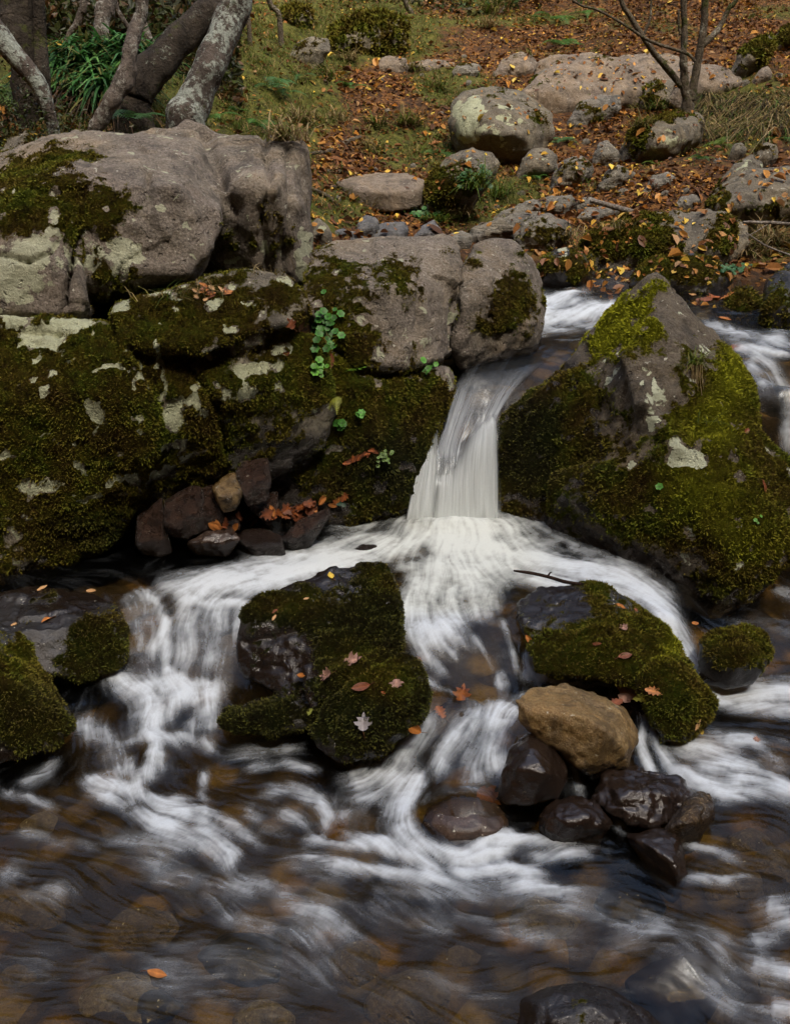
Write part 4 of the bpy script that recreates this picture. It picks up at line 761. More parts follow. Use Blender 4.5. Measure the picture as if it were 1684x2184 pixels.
for (p, wd_, f_, dw) in ST:
    p = np.array(p, float)
    wp = np.array([hit_field(water_z, a_, b_)[:2] for a_, b_ in p])
    lo, hi = p.min(0) - wd_ * 4 - 20, p.max(0) + wd_ * 4 + 20
    bx = (U > lo[0]) & (U < hi[0]) & (W_ > lo[1]) & (W_ < hi[1])
    if not bx.any(): continue
    u_, v_ = U[bx], W_[bx]; best = np.full(len(u_), 1e9); ddx = np.zeros(len(u_)); ddy = np.zeros(len(u_)); tp = np.zeros(len(u_))
    L = len(p) - 1
    for k in range(L):
        e = p[k+1] - p[k]; t_ = np.clip(((u_ - p[k][0]) * e[0] + (v_ - p[k][1]) * e[1]) / (e @ e), 0, 1)
        dd = np.hypot(u_ - p[k][0] - e[0] * t_, v_ - p[k][1] - e[1] * t_); q = dd < best
        ww = 1 / (dd + 6) ** 3; g = wp[k+1] - wp[k]; g = g / (np.linalg.norm(g) + 1e-6)
        ddx += ww * g[0]; ddy += ww * g[1]; tp = np.where(q, (k + t_) / L, tp); best = np.where(q, dd, best)
    nn = np.hypot(ddx, ddy) + 1e-9
    endf = np.clip(np.minimum(tp, 1 - tp) * 5 + .25, 0, 1)
    gd = np.exp(-(best / (wd_ * 1.9 + 8)) ** 2) * dw * max(.25, abs(f_)); DX[bx] += ddx / nn * gd; DY[bx] += ddy / nn * gd
    dens_add = f_ * np.exp(-(best / wd_) ** 2) * endf
    cur = dens[bx]; dens[bx] = np.where(dens_add > 0, cur + dens_add * (1 - np.clip(cur, 0, 1) * .75), cur + dens_add)
# the current also wanders and runs downhill
gy_, gx_ = np.gradient(Zw, axis=0) / np.gradient(SY, axis=0), np.gradient(Zw, axis=1) / (np.gradient(SX, axis=1) * SY)
DX -= np.clip(gx_, -1, 1) * .7; DY -= np.clip(gy_, -1.5, 1.5) * .7
PW = np.stack([WX.ravel(), WYy.ravel() * 1.0, Zw.ravel()], 1)
ang = (fbm(PW, 2.5, 3, 61) * .75 + fbm(PW, 9.0, 2, 62) * .5).reshape(U.shape)
ca, sa = np.cos(ang), np.sin(ang); DX, DY = DX * ca - DY * sa, DX * sa + DY * ca
# velocity on the grid
dsx = sx[1] - sx[0]; dyj = np.gradient(sy)[:, None]
vi = (DX - SX * DY) / SY / dsx; vj = DY / dyj
sp_ = np.hypot(vi, vj) + 1e-9; vi /= sp_; vj /= sp_
def lic(noise, L, step=1.0):
    acc = noise * 1.0; wt_ = 1.0
    J0, I0 = np.mgrid[0:ny_, 0:nx_].astype(np.float32)
    for sgn in (1, -1):
        I, J = I0.copy(), J0.copy()
        for k in range(1, L):
            ii = np.clip(I.round().astype(int), 0, nx_ - 1); jj = np.clip(J.round().astype(int), 0, ny_ - 1)
            I += sgn * step * vi[jj, ii]; J += sgn * step * vj[jj, ii]
            ii = np.clip(I.round().astype(int), 0, nx_ - 1); jj = np.clip(J.round().astype(int), 0, ny_ - 1)
            h_ = .5 + .5 * math.cos(math.pi * k / L); acc = acc + noise[jj, ii] * h_
            if sgn > 0: wt_ += 2 * h_
    r = acc / wt_; return (r - r.mean()) / r.std()
def blur(a_, n):
    k = np.ones(2 * n + 1) / (2 * n + 1)
    a_ = np.apply_along_axis(lambda r: np.convolve(np.pad(r, n, 'edge'), k, 'valid'), 0, a_)
    return np.apply_along_axis(lambda r: np.convolve(np.pad(r, n, 'edge'), k, 'valid'), 1, a_)
n1 = rng.normal(0, 1, U.shape); 
s_fine = lic(n1, 9); s_mid = lic(blur(rng.normal(0, 1, U.shape), 1), 15, 1.1); s_big = lic(blur(rng.normal(0, 1, U.shape), 4), 16, 1.8)
chop = fbm(PW, 14, 3, 71).reshape(U.shape)
chop2 = fbm(PW, 5, 3, 75, ridged=True).reshape(U.shape)
turb = (fbm(PW + np.stack([chop.ravel()] * 3, 1) * .02, 10, 5, 171, .6) * .8 + fbm(PW, 4, 3, 172) * .6).reshape(U.shape)
s_big = blur(s_big, 1); s_big /= s_big.std()
d_ = np.clip(dens * .98 + (chop2 * .2 + turb * .75) * np.clip(dens * 2.2, 0, 1) * (1.15 - np.clip(dens, 0, 1) * .75), 0, 1.3)
foam = d_ * (.96 + .07 * s_fine + .13 * s_mid + .13 * s_big + .2 * chop + .34 * fbm(PW, 36, 3, 191, .65).reshape(U.shape)) + .05 * np.clip(s_mid * .5 + s_big * .5 + s_fine * .3, 0, 3) * np.clip(d_ * 5 + .45, 0, 1)
foam = np.clip(foam, 0, 1.2); foam = 1 - np.exp(-1.9 * foam ** 1.45)
amp = np.clip(d_ * 1.2, .0, 1)
calm = sstep(520, 300, U) * sstep(1270, 1240, W_) * sstep(1000, 1100, W_)
dz = s_big * .0014 + s_mid * .0004 + (d_ - .3) * .012 + chop * .003 + fbm(PW * [1, 1.6, 1], 4.5, 3, 79).reshape(U.shape) * .006
dz *= (1 - calm * .85)
Zw2 = Zw + dz
# smooth humps where water slides over stones
def hump(u, v, a_, b_, h_):
    global Zw2; Zw2 = Zw2 + h_ * np.exp(-((U - u) / a_) ** 2 - ((W_ - v) / b_) ** 2)
hump(960, 1124, 110, 14, .035); hump(1450, 2050, 100, 55, .06); hump(990, 1752, 95, 55, .10); hump(330, 1610, 50, 40, .03); hump(1500, 1650, 70, 40, .02); hump(930, 1500, 50, 30, .03); hump(1250, 1850, 90, 40, .012)
idx = np.arange(ny_ * nx_).reshape(ny_, nx_)
Fw = np.stack([idx[:-1, :-1], idx[:-1, 1:], idx[1:, 1:], idx[1:, :-1]], -1).reshape(-1, 4)
gz = ground_z(WX, WYy); keep = (Zw2 > gz - .06).ravel()
# the face behind the free fall is left to the falling sheet
cutm = ((WX > -.35) & (WX < .52) & (WYy > 4.45) & (WYy < 5.0)).ravel()
Fw = Fw[keep[Fw].any(1)]
used = np.unique(Fw); remap = np.full(ny_ * nx_, -1); remap[used] = np.arange(len(used)); Fw = remap[Fw]
Vw = np.stack([WX.ravel(), WYy.ravel(), Zw2.ravel()], 1)[used]
me = mesh_from('stream_water', Vw, Fw); attr(me, 'foam', foam.ravel()[used]); attr(me, 'streak', (s_mid * .5 + s_fine * .35 + s_big * .4).ravel()[used])
warm = sstep(500, 900, U) * sstep(1330, 1290, W_) * sstep(1080, 1110, W_) * sstep(1250, 1080, U)
attr(me, 'cream', warm.ravel()[used])
def water_mat(name, sheet=False):
    m, n_ = newmat(name); b = NB(n_); pos = b.n('ShaderNodeTexCoord').outputs['Object']
    fo = b.attr('foam'); sk = b.attr('streak')
    fine = b.noise(pos, 260, 2, .6)
    h = b.m('ADD', b.m('MULTIPLY', sk, .10), b.m('MULTIPLY', b.noise(pos, 30, 3, .5), .25))
    nr = b.bump(h, .2, .01)
    gl = b.n('ShaderNodeBsdfGlossy'); gl.inputs['Roughness'].default_value = .22; gl.inputs['Color'].default_value = (.54, .58, .62, 1); b.L(nr, gl.inputs['Normal'])
    tr = b.n('ShaderNodeBsdfTransparent'); tr.inputs[0].default_value = (.76, .66, .45, 1) if not sheet else (.85, .85, .85, 1)
    fr = b.n('ShaderNodeFresnel'); fr.inputs['IOR'].default_value = 1.33; b.L(nr, fr.inputs['Normal'])
    a_ = b.n('ShaderNodeMixShader'); b.L(b.m('MULTIPLY_ADD', fr.outputs[0], 1.25, .01, True), a_.inputs[0]); b.L(tr.outputs[0], a_.inputs[1]); b.L(gl.outputs[0], a_.inputs[2])
    fc = b.mix(b.attr('cream'), (.79, .86, .93), (.82, .87, .84))
    df = b.n('ShaderNodeBsdfDiffuse'); b.L(fc, df.inputs[0]); tl = b.n('ShaderNodeBsdfTranslucent'); b.L(fc, tl.inputs[0])
    fm = b.n('ShaderNodeMixShader'); fm.inputs[0].default_value = .3 if not sheet else .4; b.L(df.outputs[0], fm.inputs[1]); b.L(tl.outputs[0], fm.inputs[2])
    o_ = b.n('ShaderNodeMixShader'); b.L(b.m('MULTIPLY', fo, b.m('MULTIPLY_ADD', fine, .3, .85), clamp=True), o_.inputs[0]); b.L(a_.outputs[0], o_.inputs[1]); b.L(fm.outputs[0], o_.inputs[2])
    b.out(o_.outputs[0]); return m
M['water'] = water_mat('stream_water'); M['fall'] = water_mat('falling_water', True)
water = tag(link('water', me, M['water']), kind='structure')

# ------------------------------------------------------------------ the falling sheets, each from traced stream lines
def catmull(P, n):
    P = np.asarray(P, float); k = len(P); Q = np.vstack([2 * P[0] - P[1], P, 2 * P[-1] - P[-2]]); t = np.linspace(0, k - 1 - 1e-6, n); i = t.astype(int); f = (t - i)[:, None]
    a_, b_, c, d = Q[i], Q[i+1], Q[i+2], Q[i+3]
    return .5 * (2 * b_ + (c - a_) * f + (2 * a_ - 5 * b_ + 4 * c - d) * f ** 2 + (3 * b_ - a_ - 3 * c + d) * f ** 3)
def sheet(name, label, guides, ys, table, na, nt_, cat='waterfall', thick=.012, cream=.6, freqs=(60, 22, 8), seed=0, amp=(.10, .26, .22), fade=0):
    G = []
    for gi, g in enumerate(guides):
        yv = ys[gi] if isinstance(ys[0], (list, tuple)) else ys
        G.append(catmull([at(u, v, y) for (u, v), y in zip(g, yv)], nt_))
    G = np.array(G); P = np.array([catmull(G[:, j], na) for j in range(nt_)])          # nt, na, 3
    T = np.array(table, float)                                                           # rows along t, cols across
    a_ = np.linspace(0, T.shape[1] - 1, na); t_ = np.linspace(0, T.shape[0] - 1, nt_)
    D = np.array([np.interp(a_, range(T.shape[1]), r) for r in T]); D = np.array([np.interp(t_, range(T.shape[0]), D[:, k]) for k in range(na)]).T
    AA, TT = np.meshgrid(np.linspace(0, 1, na), np.linspace(0, 1, nt_)); q = lambda f, g, s_: fbm(np.stack([AA.ravel() * f, TT.ravel() * g, 0 * AA.ravel()], 1), 1, 3, s_ + seed).reshape(AA.shape)
    s1, s2, s3 = q(freqs[0], 3, 1), q(freqs[1], 1.6, 2), q(freqs[2], 1.2, 3)
    edge = sstep(0, .12, AA + s2 * .08) * sstep(1, .88, AA + s2 * .08) * sstep(0, .1, TT + s2 * .06) * (sstep(1, .8, TT + s2 * .08) if fade else sstep(1.06, .84, TT + s2 * .14))
    sk = s1 * amp[0] * 4 + s2 * amp[1] * 4 + s3 * amp[2] * 3
    fo = np.clip(D * (1 + sk) * 1.0, 0, 1) * edge; fo = 1 - np.exp(-2.2 * fo)
    P[..., 1] -= (s2 * .6 + s3) * thick; P[..., 0] += s2 * thick * .4
    idx = np.arange(nt_ * na).reshape(nt_, na); Fq = np.stack([idx[:-1, :-1], idx[1:, :-1], idx[1:, 1:], idx[:-1, 1:]], -1).reshape(-1, 4)
    P = P.reshape(-1, 3); base = P.mean(0).copy(); base[2] = P[:, 2].min()
    # a second skin behind gives the sheet its thickness
    me = mesh_from(name, P - base, Fq); attr(me, 'foam', fo.ravel()); attr(me, 'streak', (s1 + s2).ravel() * 1.5); attr(me, 'cream', np.full(len(P), cream) * TT.ravel() ** .5)
    o = tag(link(name, me, M['fall'], None, tuple(base)), label, cat); return o
sheet('waterfall', 'translucent violet-grey chute of water pouring through the notch between the boulders', [
 [(992,778),(972,815),(958,860),(948,905),(930,955),(926,1010)],[(1015,772),(992,810),(975,858),(960,908),(945,958),(942,1012)],[(1045,768),(1022,806),(1002,856),(980,910),(965,960),(960,1014)],
 [(1085,762),(1062,800),(1036,850),(1008,905),(988,958),(980,1014)],[(1135,752),(1108,788),(1072,838),(1046,890),(1014,940),(1000,1010)],[(1190,742),(1160,772),(1108,822),(1068,880),(1062,930),(1062,1000)]],
 [5.05,4.92,4.72,4.57,4.46,4.37],
 [[0,0,0,0,0,0],[.0,.03,.01,.02,.01,0],[.09,.14,.09,.06,.12,.06],[.2,.26,.18,.08,.24,.2],[.2,.26,.22,.16,.3,.25],[.2,.28,.25,.25,.35,.3],[.1,.2,.2,.2,.3,.2]], 420, 300, thick=.010, cream=.0, seed=3, freqs=(80, 30, 9), amp=(.10, .16, .14), fade=1)
sheet('waterfall', 'left leg of the main waterfall, a white fan springing from behind the mossy rock', [
 [(903,900),(896,950),(884,1010),(872,1065),(860,1126)],[(912,902),(907,950),(899,1010),(888,1065),(880,1130)],[(922,902),(920,950),(915,1010),(908,1065),(902,1134)],[(936,908),(936,955),(936,1012),(932,1068),(930,1136)]],
 [4.52,4.47,4.38,4.31,4.25],
 [[.02,.08,.08,.02],[.25,.5,.3,.1],[.45,.7,.5,.25],[.6,.75,.6,.5],[.7,.8,.7,.7],[.7,.9,.9,.8]], 200, 300, thick=.008, cream=.8, seed=13, freqs=(40, 14, 5), amp=(.08, .10, .10))
sheet('waterfall', 'broad right leg and lower curtain of the main waterfall, milky white down to the pool', [
 [(934,965),(930,1000),(925,1050),(918,1136)],[(962,962),(960,1000),(957,1050),(952,1138)],[(992,935),(984,985),(980,1045),(978,1138)],[(1022,905),(1012,965),(1008,1040),(1008,1136)],[(1044,885),(1042,955),(1040,1040),(1040,1134)],[(1062,885),(1066,955),(1068,1040),(1070,1130)]],
 [4.49,4.40,4.32,4.24],
 [[.0,.0,.02,.3,.5,.15],[.12,.08,.12,.5,.6,.3],[.5,.4,.4,.6,.6,.4],[.65,.6,.55,.7,.65,.5],[.75,.7,.65,.75,.75,.6],[.85,.85,.8,.85,.85,.7]], 340, 300, thick=.008, cream=.85, seed=23, freqs=(60, 20, 7), amp=(.08, .10, .10))

# ------------------------------------------------------------------ vegetation
def gz_exact(x, y):
    x = np.asarray(x, float); y = np.asarray(y, float)
    i = np.clip(np.searchsorted(ax, x) - 1, 0, len(ax) - 2); j = np.clip(np.searchsorted(ay, y) - 1, 0, len(ay) - 2)
    a_ = (x - ax[i]) / (ax[i+1] - ax[i]); b_ = (y - ay[j]) / (ay[j+1] - ay[j])
    return (Z[j, i] * (1-a_) + Z[j, i+1] * a_) * (1-b_) + (Z[j+1, i] * (1-a_) + Z[j+1, i+1] * a_) * b_
green_grid = green.reshape(X.shape)
def green_at(x, y):
    i = np.clip(np.searchsorted(ax, x) - 1, 0, len(ax) - 2); j = np.clip(np.searchsorted(ay, y) - 1, 0, len(ay) - 2); return green_grid[j, i]
def one_bvh(objs):
    vs, ps = [], []; n = 0
    for o in objs:
        V = get_co(o.data) + np.array(o.location); m_ = o.data; k = np.empty(len(m_.loops), np.int32); m_.loops.foreach_get('vertex_index', k)
        m_.calc_loop_triangles(); t = np.empty(len(m_.loop_triangles) * 3, np.int32); m_.loop_triangles.foreach_get('vertices', t)
        vs.append(V); ps.append(t.reshape(-1, 3) + n); n += len(V)
    return BVHTree.FromPolygons(np.concatenate(vs).tolist(), np.concatenate(ps).tolist())
RB = one_bvh(ALL); WB = one_bvh([water])
def cast(u, v, use_water=True):
    o = Vector((0, 0, CAM_H)); d = Vector(ray(u, v)).normalized(); best = None
    for bv in (RB, gbvh) + ((WB,) if use_water else ()):
        h = bv.ray_cast(o, d, 100)
        if h[0] is not None and (best is None or h[3] < best[3]): best = h
    return (best[0], best[1]) if best else (Vector(at(u, v, 12)), Vector((0, 0, 1)))

# leaves ------------------------------------------------------------
BEECH = [(0,-1),(.30,-.7),(.46,-.25),(.47,.15),(.34,.6),(0,1.05)]
def leaf_outline(kind):
    if kind == 'beech': h = [(.0,-1),(.22,-.82),(.40,-.5),(.49,-.1),(.47,.3),(.32,.68),(.12,.93),(0,1.08)]
    elif kind == 'maple': h = [(0,-.85),(.22,-.82),(.50,-.62),(.42,-.42),(.80,-.25),(.98,.05),(.62,.10),(.52,.22),(.72,.55),(.42,.52),(.24,.50),(.18,.8),(0,1.1)]
    else: h = [(0,-1),(.12,-.85),(.28,-.66),(.18,-.5),(.42,-.30),(.26,-.12),(.52,.12),(.32,.28),(.44,.56),(.24,.62),(.2,.85),(0,1.0)]
    return h
def leaf_mesh(kind, size, curl, seed):
    rr = random.Random(seed); h = leaf_outline(kind); V, Fs = [], []
    for s_ in (1, -1):
        base = len(V)
        for (x, y) in h:
            x2 = x * s_; 
            for k in (0, .5, 1):
                xx = x2 * k; z = curl * (abs(xx) ** 1.5 * .55 + (y * y) * .22 * (1 if seed % 2 else -.4)) + .05 * math.sin(6 * y + s_ + seed) * abs(xx) + .04 * math.sin(9 * xx + seed)
                V.append((xx, y, z))
        for j in range(len(h) - 1):
            for k in (0, 1):
                q = (base + j*3+k, base + j*3+k+1, base + (j+1)*3+k+1, base + (j+1)*3+k); Fs.append(q if s_ > 0 else q[::-1])
    V = np.array(V) * size * .5; return V, np.array(Fs)
LEAFC = {'orange': (.38, .14, .03), 'rust': (.16, .05, .02), 'yellow': (.60, .42, .06), 'tan': (.46, .27, .12), 'pink': (.27, .15, .11), 'grey': (.24, .22, .22), 'brown': (.13, .05, .025), 'ygreen': (.34, .36, .07), 'redorange': (.28, .08, .02)}
def place_leaf(u, v, kind, colr, size, label, rot=None, curl=.5, group=None, lift=.003, tilt=.25, water_ok=True, stem=True, seed=None):
    seed = seed if seed is not None else int(u * 7 + v) % 997; rr = random.Random(seed)
    if 'under the' in label or 'veil' in label or 'domed' in label or 'central cascade' in label: water_ok = False
    size *= .85; p, n = cast(u, v, water_ok); V, Fq = leaf_mesh(kind, size, curl, seed)
    me = mesh_from('fallen_leaf', V, Fq); c = np.array(LEAFC[colr]); 
    vv = 1 + .35 * fbm(V / size, 4, 3, seed); vein = np.exp(-(V[:, 0] / (size * .02)) ** 2) * .5
    attr(me, 'Col', np.clip(c[None] * vv[:, None] * (1 + vein[:, None]), 0, 1), 'FLOAT_COLOR')
    o = link('fallen_leaf', me, M['leaf'])
    nn = (n + Vector((rr.uniform(-tilt, tilt), rr.uniform(-tilt, tilt) - .15, .25))).normalized()
    q = nn.to_track_quat('Z', 'Y') @ Matrix.Rotation(rot if rot is not None else rr.uniform(0, 6.28), 3, 'Z').to_quaternion()
    o.rotation_mode = 'QUATERNION'; o.rotation_quaternion = q; o.location = p + n * lift
    if stem:
        s0 = np.array([[0, -size * .42, 0], [.006, -size * .7, .004]]); tube('stem', [(0, -size * .45, 0), (size*.05, -size * .62, size*.02), (size*.12, -size * .8, 0)], [.0011, .0009, .0007], M['stemm'], o, 5, 4)
    tag(o, label, 'leaf', group); return o
def tube(name, P, Rr, mat, parent=None, sides=10, per=6, bump=0, loc=None, seed=0, cols=None, nb=2.0):
    P = np.array(P, float); n = (len(P) - 1) * per + 1; Q = catmull(P, n); rad = np.interp(np.linspace(0, len(P) - 1, n), range(len(P)), Rr)
    T = np.gradient(Q, axis=0); T /= np.linalg.norm(T, axis=1)[:, None]; up = np.array([0.3, .1, 1.0]); 
    A_ = np.cross(T, up); bad = np.linalg.norm(A_, axis=1) < .1; A_[bad] = np.cross(T[bad], [1, 0, 0]); A_ /= np.linalg.norm(A_, axis=1)[:, None]; B_ = np.cross(T, A_)
    an = np.linspace(0, 2 * math.pi, sides, endpoint=False)
    ringdir = A_[:, None] * np.cos(an)[None, :, None] + B_[:, None] * np.sin(an)[None, :, None]
    V = Q[:, None] + ringdir * rad[:, None, None]
    V = V.reshape(-1, 3)
    if bump: V = V + ringdir.reshape(-1, 3) * (fbm(V, nb / max(rad.max(), .02) * .35, 4, seed) * bump * np.repeat(rad, sides))[:, None]
    j = np.arange(n - 1)[:, None] * sides; i = np.arange(sides)[None]; i2 = (i + 1) % sides
    Fq = np.stack([j + i, j + i2, j + sides + i2, j + sides + i], -1).reshape(-1, 4)
    caps = []
    V = np.vstack([V, Q[0], Q[-1]]); c0, c1 = len(V) - 2, len(V) - 1
    for k in range(sides): caps.append((c0, (k+1) % sides, k, k)); caps.append((c1, (n-1) * sides + k, (n-1) * sides + (k+1) % sides, (n-1) * sides + (k+1) % sides))
    me = bpy.data.meshes.new(name); fs = [tuple(f) for f in Fq.tolist()] + [(a, b_, c) for a, b_, c, _ in caps]
    base = np.array(loc if loc is not None else (0, 0, 0), float)
    me.from_pydata((V - base).tolist(), [], fs); me.polygons.foreach_set('use_smooth', [True] * len(me.polygons))
    o = link(name, me, mat, parent, tuple(base) if parent is None else (0, 0, 0)); return o
def bark_mat(name, base, lich, amt, mossy=.0, scale=1):
    m, n_ = newmat(name); b = NB(n_); pos = b.n('ShaderNodeTexCoord').outputs['Object']
    n1 = b.noise(mapping(b, pos, (14 * scale, 14 * scale, 6 * scale)), 1, 6, .7, .5)
    col = b.ramp(n1, [(.3, tuple(c * .35 for c in base)), (.5, base), (.72, tuple(min(1, c * 1.8) for c in base))])
    col = b.mix(b.ss(b.m('ADD', b.m('MULTIPLY', b.noise(pos, 5 * scale, 3), .45), b.m('MULTIPLY', b.noise(pos, 30 * scale, 5, .8, .2), .55)), .60 - amt, .66 - amt), col, b.mix(b.noise(pos, 40, 4), lich, tuple(c * .55 for c in lich)))
    if mossy: col = b.mix(b.ss(b.noise(pos, 4 * scale, 5, .7), .62 - mossy, .70 - mossy), col, (.05, .055, .012))
    p = b.n('ShaderNodeBsdfPrincipled'); b.L(col, p.inputs['Base Color']); p.inputs['Roughness'].default_value = .85; p.inputs['Specular IOR Level'].default_value = .25
    b.L(b.bump(b.m('ADD', n1, b.noise(pos, 50, 4, .7)), .9, .03), p.inputs['Normal']); b.out(p.outputs[0]); return m
M['bark_dark'] = bark_mat('dark_bark', (.036, .028, .020), (.24, .26, .21), .02, .06)
M['bark_lich'] = bark_mat('lichened_bark', (.075, .06, .05), (.38, .42, .37), .12, .04)
M['bark_pale'] = bark_mat('pale_bark', (.11, .09, .075), (.36, .35, .31), .08, .0, 1.4)
M['bark_thin'] = bark_mat('thin_bark', (.10, .08, .055), (.38, .37, .30), .05, .08, 2)
M['twig'] = bark_mat('twig_bark', (.035, .018, .012), (.12, .09, .07), .0, 0, 6)
M['branch'] = bark_mat('dead_branch', (.20, .17, .14), (.48, .46, .42), .06, 0, 3)
M['stemm'] = bark_mat('leaf_stem', (.20, .08, .03), (.3, .15, .06), 0, 0, 8)

def tree(label, paths, mat, group=None, cat='tree', extra_up=1.5, leaves=0):
    """paths: [(name, [(u, v, y, half width px)...])]; the first is the trunk"""
    p0 = at(*paths[0][1][0][:3]); gz = float(gz_exact(p0[0], p0[1]))
    base = (p0[0], p0[1], min(gz, p0[2]))
    e = bpy.data.objects.new('tree', None); C.objects.link(e); e.location = base; tag(e, label, cat, group)
    for k, (nm, pl) in enumerate(paths):
        P = [at(u, v, y) for u, v, y, r in pl]; rr = [r / F * y for u, v, y, r in pl]
        if k == 0: P = [(P[0][0] - (P[1][0] - P[0][0]) * .1, P[0][1], min(gz, P[0][2]) - .12)] + P; rr = [rr[0] * 1.25] + rr
        if pl[-1][1] <= 5:
            a_, b_ = np.array(P[-2]), np.array(P[-1]); d = (b_ - a_) / np.linalg.norm(b_ - a_)
            P.append(tuple(b_ + d * extra_up * .5 + np.array([0, 0, extra_up * .3]))); P.append(tuple(np.array(P[-1]) + d * extra_up * .4 + np.array([0, 0, extra_up * .7]))); rr += [rr[-1] * .8, rr[-1] * .35]
        P = [tuple(np.array(p) - base) for p in P]
        tube(nm, P, rr, M[mat], e, 18 if rr[0] > .05 else 9, 14 if rr[0] > .05 else 8, .34 if rr[0] > .05 else .12, seed=k * 7 + int(pl[0][0]))
    return e
tree('thick leaning tree trunk with dark scaly bark, crossing behind its pale-lichened twin', [('trunk', [(285,215,6.7,40),(330,150,6.8,35),(385,88,6.9,31),(440,32,7.0,29),(482,-5,7.1,28)])], 'bark_dark')
tree('thick trunk blotched with pale lichen, leaning left down to the big boulder', [('trunk', [(395,285,6.3,42),(412,225,6.35,37),(438,160,6.4,33),(468,95,6.5,29),(494,35,6.6,27),(508,-5,6.6,27)])], 'bark_lich')
tree('slender mottled stem in front of the dark leaning trunk, bending at its foot', [('trunk', [(200,298,6.1,16),(215,255,6.1,15),(240,212,6.1,17),(268,165,6.15,19),(280,100,6.2,14),(296,40,6.3,13),(305,-5,6.3,12)])], 'bark_pale')
tree('straight pinkish-grey trunk rising out of the strap-leaved plants', [('trunk', [(213,150,7.8,15),(214,110,7.8,14),(216,60,7.8,15),(222,20,7.85,17),(230,-5,7.9,17)])], 'bark_pale')
tree('dark thick forked tree at the upper left corner', [('trunk', [(60,330,6.6,26),(62,260,6.6,24),(58,190,6.6,26),(50,120,6.6,30),(45,60,6.65,36),(42,-5,6.7,40)]),('branch',[(98,210,6.55,13),(90,150,6.55,15),(86,90,6.6,14),(84,40,6.6,13),(82,-5,6.6,12)])], 'bark_dark')
tree('grey lichened stem curving from the left edge down behind the big boulder', [('trunk', [(120,308,6.2,12),(112,265,6.2,12),(100,225,6.2,14),(82,180,6.2,17),(45,135,6.2,20),(12,95,6.2,22),(-30,40,6.2,22),(-60,-5,6.2,20)])], 'bark_lich')
g_thin = 'thin pale stems in the thicket'
TH = [([(140,105,8.8,5),(148,75,8.8,6),(165,50,8.8,7),(175,20,8.8,7),(180,-5,8.8,7)],'white bent stem left of the pinkish-grey trunk'),
 ([(330,115,9,6),(300,85,9,6),(272,55,9,5),(255,28,9,5),(245,-5,9,4)],'white crooked stem to the right of the pinkish-grey trunk'),
 ([(335,125,8.6,11),(322,95,8.6,9),(310,60,8.6,7),(300,30,8.6,6),(292,-5,8.6,5)],'pale stem leaning beside the mottled slender one'),
 ([(388,70,10,5),(380,40,10,5),(372,-5,10,5)],'thin straight stem at the left of the gap between the leaning trunks'),
 ([(402,72,10.3,6),(400,30,10.3,6),(398,-5,10.3,6)],'thin straight stem in the middle of the gap between the leaning trunks'),
 ([(418,70,10.1,5),(424,30,10.1,5),(430,-5,10.1,5)],'thin straight stem at the right of the gap between the leaning trunks'),
 ([(226,90,9.5,7),(196,60,9.5,6),(182,30,9.5,6),(168,-5,9.5,6)],'dim stem leaning behind the pinkish-grey trunk'),
 ([(530,40,11,4),(522,15,11,4),(520,-5,11,4)],'short thin stem just right of the leaning trunks'),
 ([(596,38,11.5,5),(582,15,11.5,5),(572,-5,11.5,5)],'thin stem above the mossy hump'),
 ([(883,52,15.5,4),(876,25,15.5,5),(862,-5,15.5,5)],'slim bare stem at the top of the slope in the centre')]
for pl, lb in TH: tree(lb, [('trunk', pl)], 'bark_pale' if pl[0][2] < 9.6 else 'bark_thin', g_thin)
for i in range(26):
    u = rng.uniform(-60, 360); y = rng.uniform(9.5, 13); s_ = rng.uniform(-40, 40); r_ = rng.uniform(1.8, 4.5)
    tree('dim thin stem in the dark thicket at the upper left', [('trunk', [(u, 110, y, r_), (u + s_ * .4 + rng.uniform(-6,6), 60, y, r_), (u + s_, -5, y, r_ * .8)])], 'bark_thin', 'dim stems of the thicket')
tree('small multi-stemmed bare tree growing from the tilted boulder at the right', [
 ('trunk', [(1466,222,10.2,12),(1460,190,10.2,9),(1456,130,10.2,7),(1459,60,10.2,6.5),(1457,-5,10.2,6)]),
 ('branch',[(1472,215,10.2,9),(1480,170,10.2,8),(1491,110,10.2,7.5),(1500,50,10.2,7),(1503,-5,10.2,6.5)]),
 ('branch',[(1452,185,10.2,6),(1425,150,10.2,6.5),(1395,115,10.15,6),(1368,75,10.1,5.5),(1340,30,10.1,5),(1322,-5,10.1,4.5)]),
 ('branch',[(1481,130,10.1,3),(1465,115,10.1,3.2),(1430,103,10.05,3),(1380,85,10,3),(1330,52,10,2.6),(1275,22,10,2.4),(1215,-5,10,2)]),
 ('branch',[(1496,98,10.2,6),(1520,75,10.25,6),(1538,50,10.3,5),(1555,15,10.3,4.5),(1572,-5,10.3,4)]),
 ('branch',[(1370,78,10.1,3.2),(1385,40,10.1,2.4),(1388,-5,10.1,2)]),
 ('branch',[(1450,75,10.2,3),(1446,45,10.2,2.4),(1447,20,10.2,2)])], 'bark_thin', extra_up=1.0)
def stick(label, pl, mat, twigs=(), name='fallen_branch', cat='branch'):
    P = [at(u, v, y) for u, v, y, r in pl]; b0 = P[0]
    o = tube(name, P, [r / F * y for u, v, y, r in pl], M[mat], None, 9, 12, .22, loc=b0, seed=int(pl[0][0])); tag(o, label, cat)
    for t in twigs: tube('twig', [tuple(np.array(at(u, v, y)) - b0) for u, v, y, r in t], [r / F * y for u, v, y, r in t], M[mat], o, 6, 6, .2)
stick('pale bare fallen branch lying over stones on the far bank', [(1258,428,7.6,4.5),(1290,436,7.55,5.5),(1330,447,7.45,5.5),(1380,460,7.35,5),(1438,467,7.25,4)], 'branch')
